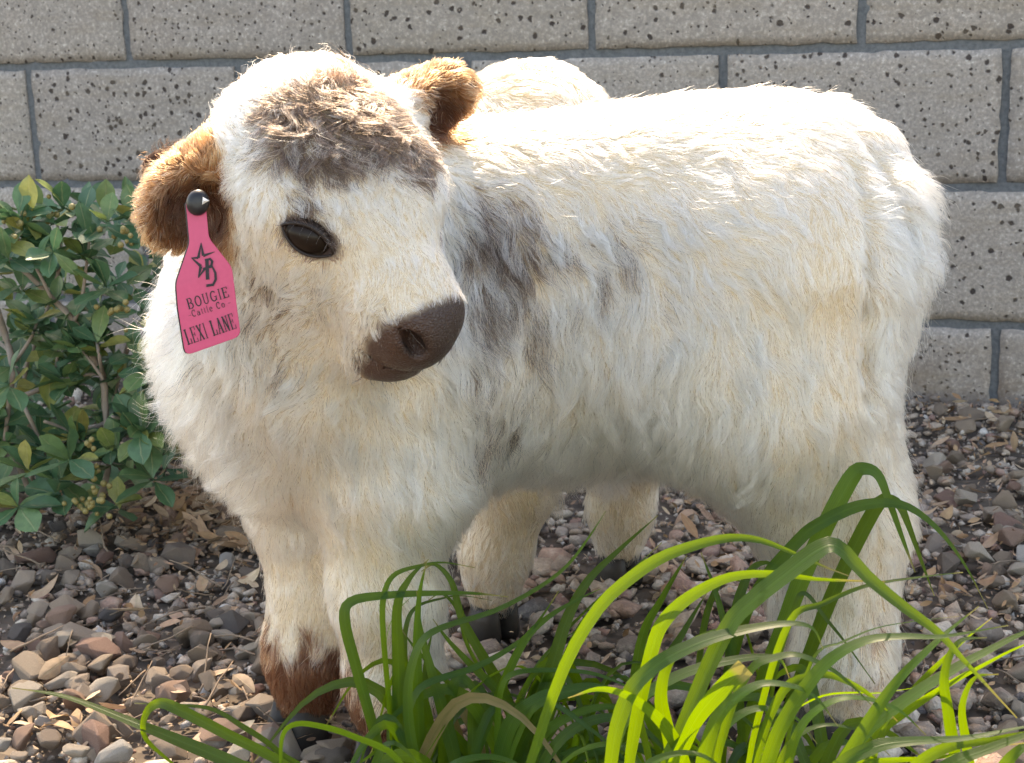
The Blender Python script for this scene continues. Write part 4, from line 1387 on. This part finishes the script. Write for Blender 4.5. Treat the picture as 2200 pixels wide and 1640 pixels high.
for x, y in spots:
    p = G(x, max(y, 905))
    if wall_gap(p[None])[0] < .03:
        continue
    o = bpy.data.objects.new('dry_leaf', dmesh[rng.integers(10)])
    COL.objects.link(o); o.parent = ground
    o.location = (p[0], p[1], rng.uniform(.014, .024))
    o.rotation_euler = (rng.normal(0, .45) + (math.pi if rng.random() < .3 else 0), rng.normal(0, .3), rng.uniform(0, 6.28))
    k = rng.uniform(.7, 1.15)
    o.scale = (k, k, k)
# crumbled leaf litter, too fine to tell apart
VV, FF, UV, ID = [], [], [], []
cnt = 0
for i in range(2600):
    if i < 1000:
        x, y = rng.normal(420, 170), rng.normal(1120, 80)
    elif i < 2000:
        x, y = rng.uniform(1400, 2260), 880 + 480 * rng.random() ** 1.7
    else:
        x, y = rng.uniform(-60, 2260), rng.uniform(1000, 1640)
    p = G(x, max(y, 885))
    if wall_gap(p[None])[0] < .012:
        continue
    me = dmesh[rng.integers(10)]
    R_ = Matrix.Rotation(rng.uniform(0, 6.28), 3, 'Z') @ Matrix.Rotation(rng.normal(0, .6), 3, 'X') @ Matrix.Rotation(rng.normal(0, .4), 3, 'Y')
    k = rng.uniform(.16, .5)
    S_ = Vector((k * rng.uniform(.6, 1.3), k * rng.uniform(.5, 1.2), k))
    o_ = Vector((p[0], p[1], rng.uniform(.010, .022)))
    VV += [tuple(o_ + R_ @ Vector((v.co.x * S_.x, v.co.y * S_.y, v.co.z * S_.z))) for v in me.vertices]
    FF += [tuple(j + cnt for j in q_.vertices) for q_ in me.polygons]
    UV += [(.3, .5)] * len(me.vertices); ID += [rng.random()] * len(me.vertices); cnt += len(me.vertices)
lit = link('leaf_litter', mesh_from('leaf_litter', VV, FF, True, UV), MAT_DRY)
a = lit.data.attributes.new('leaf_id', 'FLOAT', 'POINT'); a.data.foreach_set('value', np.array(ID, np.float32))
props(lit, 'fine brown crumbled leaf litter strewn over the gravel near the wall', 'leaf litter', None, 'stuff')
# twigs
MAT_TWIG = mat_simple('dry_twig', (.24, .18, .135), .85, .2, .5, 150)
tm = []
for i in range(6):
    pts = [np.zeros(3)]
    d_ = np.array([1.0, 0, 0])
    for k in range(5):
        d_ = unit(d_ + rng.normal(0, .18, 3) * np.array([.4, 1, .5]))
        pts.append(pts[-1] + d_ * .012)
    me = mesh_from('twig', *tube(pts, np.linspace(.0011, .0005, 6), 5)); me.materials.append(MAT_TWIG); tm.append(me)
for i in range(150):
    x, y = (rng.uniform(0, 740), rng.uniform(1120, 1630)) if i < 85 else (rng.uniform(1420, 2200), rng.uniform(905, 1500))
    p = G(x, y)
    o = bpy.data.objects.new('twig', tm[rng.integers(6)])
    COL.objects.link(o); o.parent = ground
    o.location = (p[0], p[1], rng.uniform(.013, .022)); o.rotation_euler = (rng.uniform(0, 6), rng.normal(0, .12), rng.uniform(0, 6.28))
    k = rng.uniform(.5, 1.2); o.scale = (k, k, k)

# ------------------------------------------------------------------ shrub by the wall
MAT_SHRUB = mat_leaf('shrub_leaf', [(0, (.042, .115, .056)), (.3, (.060, .150, .072)), (.55, (.082, .180, .082)), (.78, (.13, .22, .078)), (.90, (.21, .26, .07)), (.97, (.35, .32, .09))], .42, .22, .3, .5)
MAT_BARK = mat_simple('shrub_bark', (.27, .225, .19), .85, .2, .6, 120)
MAT_BERRY = mat_simple('unripe_berry', (.24, .20, .075), .5, .4, .2, 300)
shrub = empty('shrub', tuple(G(160, 1130)))
props(shrub, 'leafy green shrub with pale twigs growing against the wall at the left', 'shrub')
SINV = shrub.matrix_basis.inverted()
def sl(p):
    return SINV @ Vector(p)
STEMS = [  # pixels, depth, radius px
 ([(236, 960), (226, 880), (222, 812), (200, 770), (160, 690), (110, 640), (60, 590), (15, 555)], 1.80, 9),
 ([(160, 690), (176, 640), (186, 570), (192, 515)], 1.80, 5), ([(222, 812), (212, 760), (206, 715)], 1.79, 5), ([(222, 815), (190, 770), (165, 740)], 1.78, 4),
 ([(110, 640), (80, 580), (55, 530), (40, 470)], 1.80, 4), ([(-10, 660), (14, 730), (26, 790), (20, 860), (10, 950)], 1.84, 9), ([(26, 785), (55, 745), (72, 715), (80, 690)], 1.83, 5),
 ([(-20, 850), (40, 852), (90, 835), (150, 810), (212, 804)], 1.82, 7), ([(40, 855), (60, 890), (85, 945), (106, 990)], 1.78, 6), ([(95, 905), (140, 922), (182, 950)], 1.77, 4),
 ([(236, 905), (180, 930), (140, 950), (124, 980)], 1.82, 6), ([(240, 895), (280, 905), (310, 925)], 1.74, 4), ([(290, 700), (270, 760), (258, 800), (240, 880)], 1.86, 7),
 ([(300, 930), (340, 900), (380, 880)], 1.86, 5), ([(120, 800), (124, 760), (128, 735)], 1.84, 4), ([(80, 1100), (40, 1000), (10, 950), (-20, 900)], 1.85, 7), ([(200, 1120), (230, 1020), (236, 950)], 1.83, 9),
 ([(330, 1110), (310, 980), (330, 880), (350, 760), (360, 640), (340, 520)], 1.95, 7), ([(60, 1110), (70, 960), (50, 820), (90, 700), (130, 560), (120, 470)], 2.0, 6)]
tips = []
for pts, Yd, r_ in STEMS:
    q = spline([P(x, y, Yd + rng.normal(0, .012)) for x, y in pts], 14)
    rr = np.linspace(r_, r_ * .55, 14) / (FPX / Yd)
    link('branch', mesh_from('branch', *tube([sl(a_) for a_ in q], rr, 7)), MAT_BARK, shrub)
    tips.append(q[-1]); tips.append(q[0] * .15 + q[-1] * .85); tips.append(q[9])
lmesh = []
for i in range(10):
    lm_ = leaf_mesh('leaf', rng.uniform(.034, .046), rng.uniform(.020, .026), rng.uniform(-.5, .7), rng.uniform(.12, .45), 400 + i, 'obovate')
    lm_.materials.append(MAT_SHRUB); lmesh.append(lm_)
LEAVES = []
def whorl(c, axis, n, k):
    axis = unit(axis)
    a = unit(np.cross(axis, [.3, .2, .9])); b = np.cross(axis, a)
    for i in range(n):
        w = i * 2.4 + rng.uniform(0, .5)
        d_ = unit(axis * rng.uniform(.15, .9) + a * math.cos(w) + b * math.sin(w))
        LEAVES.append((c + axis * rng.uniform(-.012, .006), d_, k * rng.uniform(.75, 1.15)))
for t_ in tips:
    whorl(t_, np.array([rng.normal(0, .4), -.5, .8]), 6, .95)
for x, y, Yd, n in ((300, 930, 1.72, 7), (150, 990, 1.70, 6), (60, 1010, 1.72, 6), (230, 620, 1.76, 6), (120, 1060, 1.70, 5), (60, 480, 1.8, 5), (230, 480, 1.78, 5), (300, 480, 1.80, 6), (140, 445, 1.82, 6), (330, 1030, 1.72, 6), (20, 830, 1.72, 5), (325, 790, 1.74, 4), (40, 1090, 1.68, 6), (250, 1090, 1.72, 5), (20, 560, 1.76, 5)):
    whorl(P(x, y, Yd), np.array([rng.normal(0, .3), -.8, .5]), n, 1.15)
while len(LEAVES) < 1250:
    x, y = rng.uniform(-260, 470), rng.uniform(425, 1110)
    Yd = rng.uniform(1.72, 2.3)
    # sparser in the woody middle
    if 640 < y < 960 and 0 < x < 260 and rng.random() < .62 and Yd < 1.95:
        continue
    if y < 470 and rng.random() < .45 or x > 400 and Yd < 1.85:
        continue
    p = P(x, y, Yd)
    if p[2] < .015 or wall_gap(p[None])[0] < .04:
        continue
    whorl(p, np.array([rng.normal(0, .6), rng.normal(-.4, .5), rng.uniform(.1, 1)]), rng.integers(3, 6), 1.0)
def leaf_rot(d_):
    up = unit(np.array([rng.normal(0, .35), rng.normal(-.25, .3), 1.0]))
    y_ = unit(np.cross(up, d_)); z_ = np.cross(d_, y_)
    return Matrix((tuple(d_), tuple(y_), tuple(z_))).transposed()
lp = np.array([l_[0] for l_ in LEAVES])
px, py = project(lp)
vis = (px > 0) & (px < 430) & (py > 380) & (py < 1180)
order = np.argsort(np.where(vis, lp[:, 1], 9))
first = set(order[:300].tolist())
VV, FF, UV, ID = [], [], [], []
cnt = 0
for i, (c, d_, k) in enumerate(LEAVES):
    me = lmesh[rng.integers(10)]; R_ = leaf_rot(d_)
    if i in first:
        o = bpy.data.objects.new('leaf', me); COL.objects.link(o); o.parent = shrub
        o.location = sl(c); o.rotation_euler = R_.to_euler(); o.scale = (k, k, k)
    else:
        vs = [sl(c) + (R_ @ v.co) * k for v in me.vertices]
        VV += [tuple(v) for v in vs]; FF += [tuple(j + cnt for j in p.vertices) for p in me.polygons]
        uvd = np.empty(len(me.loops) * 2, np.float32); me.uv_layers[0].data.foreach_get('uv', uvd)
        lu = np.zeros((len(me.vertices), 2)); li = [v for p in me.polygons for v in p.vertices]; lu[li] = uvd.reshape(-1, 2)
        UV += lu.tolist(); ID += [rng.random()] * len(vs); cnt += len(vs)
fol = link('foliage', mesh_from('foliage', VV, FF, True, UV), MAT_SHRUB, shrub)
a = fol.data.attributes.new('leaf_id', 'FLOAT', 'POINT'); a.data.foreach_set('value', np.array(ID, np.float32))
fol['kind'] = 'stuff'
# small berry clusters
bb = ball((0, 0, 0), np.eye(3), (.0036, .0036, .0036), 8, 6)
bme = mesh_from('berry', *bb); bme.materials.append(MAT_BERRY)
for cx, cy, n, Yd in ((240, 670, 10, 1.74), (260, 510, 9, 1.76), (200, 1085, 16, 1.68), (190, 975, 8, 1.70), (115, 455, 8, 1.80), (30, 500, 6, 1.78), (200, 1050, 8, 1.69)):
    for i in range(n):
        o = bpy.data.objects.new('berry', bme); COL.objects.link(o); o.parent = shrub
        o.location = sl(P(cx + rng.normal(0, 22), cy + rng.normal(0, 20), Yd + rng.normal(0, .012)))
        k = rng.uniform(.7, 1.2); o.scale = (k, k, k)
# ------------------------------------------------------------------ strap-leaved plants in the foreground
def mat_blade(dry=False):
    s = NT('dry_strap_leaf' if dry else 'strap_leaf')
    uv = s.n('ShaderNodeUVMap').outputs[0]
    oi = s.n('ShaderNodeObjectInfo')
    sep = s.n('ShaderNodeSeparateXYZ'); s.set(sep, 0, uv)
    co = s.n('ShaderNodeTexCoord').outputs['Object']
    # fine parallel veins
    w = s.math('SINE', s.math('MULTIPLY', sep.outputs[0], 58.0))
    vein = s.ramp(w, [(.2, 0), (.9, 1)])
    mid = s.ramp(s.math('ABSOLUTE', s.math('SUBTRACT', sep.outputs[0], .5)), [(.02, 1), (.07, 0)])
    base = s.ramp(oi.outputs['Random'], [(0, (.006, .036, .008)), (.5, (.010, .055, .010)), (1, (.022, .085, .012))])
    if dry:
        base = s.ramp(oi.outputs['Random'], [(0, (.26, .18, .075)), (1, (.36, .28, .14))])
    c = s.mix(s.math('MULTIPLY', vein, .28), base, (.008, .034, .008))
    c = s.mix(s.math('MULTIPLY', mid, .35), c, (.08, .18, .04))
    n = s.noise(co, 70, 3, .6)
    c = s.mix(s.ramp(n, [(.4, .25), (.65, 0)]), c, (.014, .045, .010))
    rt = s.math('FRACT', s.math('MULTIPLY', oi.outputs['Random'], 13.7))
    tip = s.ramp(s.math('MULTIPLY_ADD', rt, .07, sep.outputs[1]), [(.97, 0), (1, .8)])
    c = s.mix(tip, c, (.32, .27, .09))
    b = s.pbr(c, .42, s.bump(s.math('MULTIPLY_ADD', vein, .6, mid), .5, .0006), .30)
    tr = s.n('ShaderNodeBsdfTranslucent')
    tc = s.mix(s.math('MULTIPLY', vein, .35), (.30, .47, .010), (.10, .24, .006))
    tc = s.mix(1.0 if dry else tip, tc, (.34, .24, .08))
    s.set(tr, 0, tc)
    mx = s.n('ShaderNodeMixShader'); mx.inputs[0].default_value = .42
    s.t.links.new(b.outputs[0], mx.inputs[1]); s.t.links.new(tr.outputs[0], mx.inputs[2])
    return s.done(mx)
MAT_BLADE, MAT_DEAD = mat_blade(), mat_blade(True)

def blade(plant, pts, w_m, roll=0.0, blunt=False, n=26, v_fold=.16, mat=None):
    """a strap leaf along 3-D points (root first), w_m wide, keeled along its middle"""
    q = spline(pts, n)
    V, F, UV = [], [], []
    tw, ph = rng.uniform(.25, .75), rng.uniform(0, 6.28)
    for i in range(n):
        t = i / (n - 1)
        tan = unit(q[min(i + 1, n - 1)] - q[max(i - 1, 0)])
        eye = unit(np.array([0, -1.0, .55]))
        side = unit(np.cross(tan, eye)) if np.linalg.norm(np.cross(tan, eye)) > .05 else np.array([1.0, 0, 0])
        nor = np.cross(side, tan)
        a = roll * 1.4 + tw * math.sin(2.6 * t + ph)
        s2 = side * math.cos(a) + nor * math.sin(a); n2 = np.cross(s2, tan)
        prof = min(1.0, .45 + t * 2.2) * (1.0 if blunt else min(1.0, (1 - t) ** .85 * 1.7))
        hw = max(w_m * .5 * prof, .0004)
        for c in (-1, -.55, 0, .55, 1):
            V.append(q[i] + s2 * c * hw * math.cos(v_fold) + n2 * abs(c) * hw * math.sin(v_fold))
            UV.append((c * .5 + .5, t))
    for i in range(n - 1):
        for k in range(4):
            F.append((i * 5 + k, i * 5 + k + 1, (i + 1) * 5 + k + 1, (i + 1) * 5 + k))
    inv = plant.matrix_basis.inverted()
    return link('leaf', mesh_from('leaf', [inv @ Vector(v) for v in V], F, True, UV), mat or MAT_BLADE, plant)

PL = {}
for key, xy, lab in (('a', (960, 1.05), 'clump of arching green strap leaves in front of the calf forelegs'),
                     ('b', (1560, .90), 'large clump of sunlit strap leaves in front of the calf hind legs'),
                     ('c', (2020, .84), 'strap leaved plant spreading into the bottom right corner'),
                     ('d', (700, .91), 'few long yellow green strap leaves lying over the gravel bottom left')):
    gx = P(xy[0], 1500, xy[1])[0]
    PL[key] = empty('strap_leaf_plant', (gx, xy[1], 0))
    props(PL[key], lab, 'plant', 'strap leaved plants')
bpy.context.view_layer.update()

TRACED = [  # plant, width px, root depth, tip depth, roll, pixels from the root up
 ('d', 36, 0.890, 0.970, .25, [(660, 1720), (520, 1648), (400, 1598), (280, 1550), (140, 1497), (25, 1478)]),
 ('d', 32, 0.890, 0.950, .2, [(680, 1720), (608, 1640), (488, 1577), (390, 1527), (343, 1511), (314, 1534), (312, 1585), (370, 1640), (440, 1700)]),
 ('d', 16, 0.890, 0.960, .1, [(690, 1720), (600, 1616), (520, 1560), (449, 1522), (351, 1515), (289, 1511)]),
 ('d', 30, 0.900, 0.890, .3, [(880, 1720), (850, 1625), (760, 1581), (702, 1562), (640, 1554), (608, 1577), (603, 1640), (610, 1720)]),
 ('a', 30, 1.060, 1.080, .2, [(830, 1700), (813, 1604), (768, 1441), (741, 1335), (756, 1292), (835, 1279), (926, 1275), (1016, 1275), (1093, 1283)]),
 ('a', 38, 1.060, 1.080, .1, [(862, 1700), (858, 1599), (856, 1441), (853, 1306), (880, 1243), (921, 1202)]),
 ('a', 34, 1.050, 1.070, -.2, [(905, 1700), (900, 1600), (895, 1396), (900, 1283), (917, 1205)]),
 ('a', 30, 1.070, 1.090, .3, [(1120, 1700), (1110, 1570), (1083, 1486), (1043, 1419), (993, 1329), (971, 1252), (935, 1213), (905, 1228)]),
 ('a', 17, 1.060, 1.090, 0, [(850, 1700), (840, 1560), (822, 1351), (826, 1274), (849, 1234), (903, 1216), (953, 1209), (1020, 1220)]),
 ('a', 38, 1.030, 1.020, .2, [(905, 1720), (894, 1640), (880, 1554), (880, 1464), (903, 1387), (948, 1351), (1061, 1315), (1156, 1265), (1219, 1216), (1264, 1157), (1302, 1098)]),
 ('a', 36, 1.050, 1.070, -.1, [(1000, 1720), (980, 1640), (953, 1532), (926, 1441), (903, 1351), (895, 1270)]),
 ('a', 24, 1.040, 1.050, .2, [(1000, 1720), (1016, 1640), (1083, 1464), (1129, 1374), (1174, 1329), (1232, 1293), (1291, 1265)]),
 ('a', 32, 1.040, 1.070, .1, [(1130, 1700), (1120, 1580), (1083, 1500), (1016, 1432), (962, 1374), (930, 1330)]),
 ('a', 36, 1.050, 1.060, .1, [(1120, 1720), (1130, 1600), (1187, 1432), (1219, 1329), (1264, 1247), (1332, 1180), (1413, 1108)]),
 ('a', 42, 1.030, 1.000, .3, [(1060, 1720), (1092, 1568), (1151, 1509), (1241, 1482), (1300, 1482), (1377, 1509), (1458, 1604)]),
 ('a', 26, 1.020, 1.000, .1, [(1130, 1720), (1142, 1640), (1174, 1572), (1241, 1532), (1309, 1518), (1354, 1532), (1404, 1604)]),
 ('a', 26, 1.040, 1.010, .2, [(1070, 1700), (1070, 1560), (1079, 1480), (1106, 1448), (1174, 1441), (1264, 1446), (1332, 1468), (1390, 1500)]),
 ('a', 28, 1.040, 1.040, 0, [(1080, 1720), (1120, 1600), (1178, 1509), (1264, 1329), (1332, 1252), (1422, 1166)]),
 ('b', 32, 0.890, 0.860, .25, [(1130, 1720), (1160, 1580), (1219, 1419), (1287, 1306), (1354, 1243), (1422, 1198), (1500, 1170), (1569, 1156), (1631, 1161), (1689, 1182), (1766, 1216), (1824, 1238)]),
 ('b', 36, 0.860, 0.840, .2, [(1350, 1720), (1362, 1580), (1400, 1400), (1429, 1332), (1487, 1279), (1569, 1240), (1665, 1233), (1761, 1245), (1901, 1250)]),
 ('b', 60, 0.850, 0.810, .15, [(1420, 1720), (1470, 1560), (1559, 1360), (1617, 1293), (1689, 1235), (1756, 1185), (1800, 1176), (1862, 1240), (1939, 1303), (2016, 1360), (2074, 1423), (2185, 1543)]),
 ('b', 50, 1.130, 1.120, .1, [(1560, 1720), (1610, 1540), (1689, 1332), (1727, 1235), (1780, 1120), (1833, 1023), (1860, 1009), (1886, 1022), (1906, 1067), (1939, 1158), (1966, 1230)]),
 ('b', 32, 1.120, 1.110, .2, [(1530, 1720), (1560, 1480), (1620, 1280), (1713, 1163), (1761, 1125), (1833, 1091), (1896, 1081), (1954, 1091), (2016, 1139), (2074, 1216), (2122, 1308)]),
 ('b', 46, 0.850, 0.830, .3, [(1310, 1700), (1340, 1520), (1400, 1438), (1496, 1385), (1593, 1356), (1689, 1341), (1745, 1350), (1768, 1395)]),
 ('c', 34, 0.830, 0.830, .1, [(1740, 1760), (1780, 1690), (1862, 1558), (1930, 1462), (2002, 1389), (2050, 1346), (2103, 1303)]),
 ('b', 46, 0.830, 0.790, .25, [(1620, 1740), (1650, 1640), (1679, 1563), (1727, 1486), (1785, 1418), (1862, 1377), (1944, 1368), (2026, 1368), (2166, 1344)]),
 ('c', 42, 0.840, 0.840, .2, [(1770, 1760), (1800, 1660), (1862, 1572), (1954, 1500), (2050, 1438), (2122, 1399), (2200, 1360), (2290, 1330)]),
 ('b', 52, 0.830, 0.820, 0, [(1420, 1740), (1440, 1660), (1467, 1601), (1496, 1543), (1544, 1486), (1602, 1433)]),
 ('c', 38, 0.810, 0.790, .4, [(1760, 1740), (1800, 1650), (1880, 1606), (1954, 1594), (2074, 1587), (2200, 1563), (2300, 1550)]),
 ('c', 32, 0.810, 0.800, .2, [(1930, 1740), (1950, 1670), (1987, 1630), (2050, 1601), (2122, 1592), (2210, 1575), (2290, 1570)]),
 ('c', 46, 0.800, 0.790, .2, [(1960, 1760), (1990, 1690), (2050, 1640), (2122, 1611), (2220, 1575), (2320, 1555)]),
 ('c', 22, 0.820, 0.820, 0, [(1850, 1740), (1870, 1650), (1896, 1572), (1920, 1539)]),
 ('b', 28, 0.850, 0.820, .2, [(1540, 1720), (1560, 1560), (1612, 1442), (1670, 1413), (1718, 1409), (1785, 1438), (1833, 1476), (1872, 1515)]),
 ('b', 42, 1.090, 1.100, -.1, [(1330, 1720), (1350, 1560), (1377, 1374), (1422, 1284), (1476, 1193)]),
 ('b', 28, 1.100, 1.120, .1, [(1550, 1720), (1560, 1520), (1578, 1332), (1607, 1235), (1641, 1209), (1680, 1222)]),
 ('b', 24, 1.100, 1.120, .1, [(1600, 1720), (1585, 1480), (1545, 1298), (1506, 1187)]),
 ('b', 18, 0.870, 0.870, .1, [(1600, 1720), (1640, 1500), (1699, 1332), (1766, 1298), (1862, 1259), (1980, 1240), (2069, 1230)]),
 ('b', 16, 1.080, 1.080, .1, [(1640, 1720), (1660, 1480), (1700, 1330), (1727, 1275), (1776, 1332), (1819, 1385), (1880, 1470)]),
 ('a', 32, 1.010, 0.980, .3, [(1150, 1720), (1169, 1640), (1219, 1577), (1287, 1545), (1354, 1550), (1422, 1604), (1470, 1680)]),
 ('a', 26, 1.000, 0.980, .2, [(780, 1720), (808, 1640), (826, 1606), (853, 1600), (894, 1640), (920, 1720)]),
 ('a', 40, 0.990, 0.970, .3, [(930, 1760), (960, 1660), (1038, 1628), (1120, 1650), (1170, 1720)]),
 ('b', 44, 0.810, 0.790, .3, [(1330, 1760), (1380, 1660), (1448, 1622), (1520, 1630), (1600, 1700)]),
 ('b', 40, 0.830, 0.810, .3, [(1500, 1740), (1520, 1600), (1560, 1520), (1640, 1470), (1740, 1490), (1800, 1560)]),
 ('b', 34, 0.840, 0.830, .2, [(1690, 1740), (1700, 1620), (1740, 1540), (1820, 1500), (1920, 1520), (1990, 1580)]),
 ('c', 40, 0.830, 0.830, .2, [(2080, 1760), (2060, 1660), (2040, 1540), (2030, 1450), (2060, 1380), (2120, 1370)]),
 ('c', 36, 0.810, 0.810, .2, [(2120, 1760), (2140, 1680), (2180, 1620), (2240, 1590), (2320, 1600)]),
 ('b', 40, 0.850, 0.840, .2, [(1480, 1740), (1470, 1640), (1430, 1560), (1360, 1500), (1290, 1480), (1220, 1500)]),
 ('b', 36, 0.860, 0.860, .2, [(1450, 1740), (1440, 1600), (1420, 1500), (1440, 1420), (1500, 1370), (1580, 1340)]),
]
for key, wpx, y0, y1, roll, pts in TRACED:
    n = len(pts)
    P3 = [P(x, y, y0 + (y1 - y0) * i / (n - 1)) for i, (x, y) in enumerate(pts)]
    if P3[0][2] > .02:
        P3.insert(0, np.array([P3[0][0] + rng.normal(0, .006), y0 + .004, 0.0]))
    blade(PL[key], P3, wpx / (FPX / y0) * .90, roll, blunt=(wpx == 52), n=34)
    if key in 'abc' and rng.random() < .8:
        # a neighbour of much the same habit, a little behind
        dx, dy, dY = rng.uniform(-80, 80), rng.uniform(15, 90), rng.uniform(.01, .08)
        sc = rng.uniform(.75, 1.0)
        x0, y0_ = pts[0]
        Q3 = [P(x0 + (x - x0) * sc + dx, y0_ + (y - y0_) * sc + dy * .5, y0 + dY + (y1 - y0) * i / (n - 1)) for i, (x, y) in enumerate(pts)]
        if Q3[0][2] > .02:
            Q3.insert(0, np.array([Q3[0][0] + rng.normal(0, .006), y0 + dY + .004, 0.0]))
        blade(PL[key], Q3, wpx / (FPX / y0) * rng.uniform(.5, .8), roll + rng.normal(0, .3), n=28)
# shorter inner leaves that fill each clump
FILL = {'a': ((840, 1400), 42, (1.03, 1.10)), 'b': ((1280, 1860), 60, (.86, 1.04)), 'c': ((1780, 2280), 16, (.82, .88))}
for key, ((xa, xb), n, (ya, yb)) in FILL.items():
    for i in range(n):
        x0 = rng.uniform(xa, xb); Y0 = rng.uniform(ya, yb)
        root = np.array([P(x0, 1640, Y0)[0], Y0, 0.0])
        lean = rng.normal(0, .55); toward = rng.normal(-.05, .35)
        H = rng.uniform(.06, .145) * (.75 if key == 'c' else 1); L_ = rng.uniform(.03, .10)
        d_ = unit(np.array([lean, toward, 0]) + 1e-6)
        pts = [root, root + d_ * L_ * .18 + np.array([0, 0, H * .55]), root + d_ * L_ * .55 + np.array([0, 0, H * .98]), root + d_ * L_ * 1.05 + np.array([0, 0, H * .92]), root + d_ * L_ * 1.6 + np.array([0, 0, H * rng.uniform(.3, .75)])]
        blade(PL[key], pts, rng.uniform(.005, .0105), rng.uniform(-.5, .6), n=16, mat=MAT_DEAD if i % 11 == 5 else None)
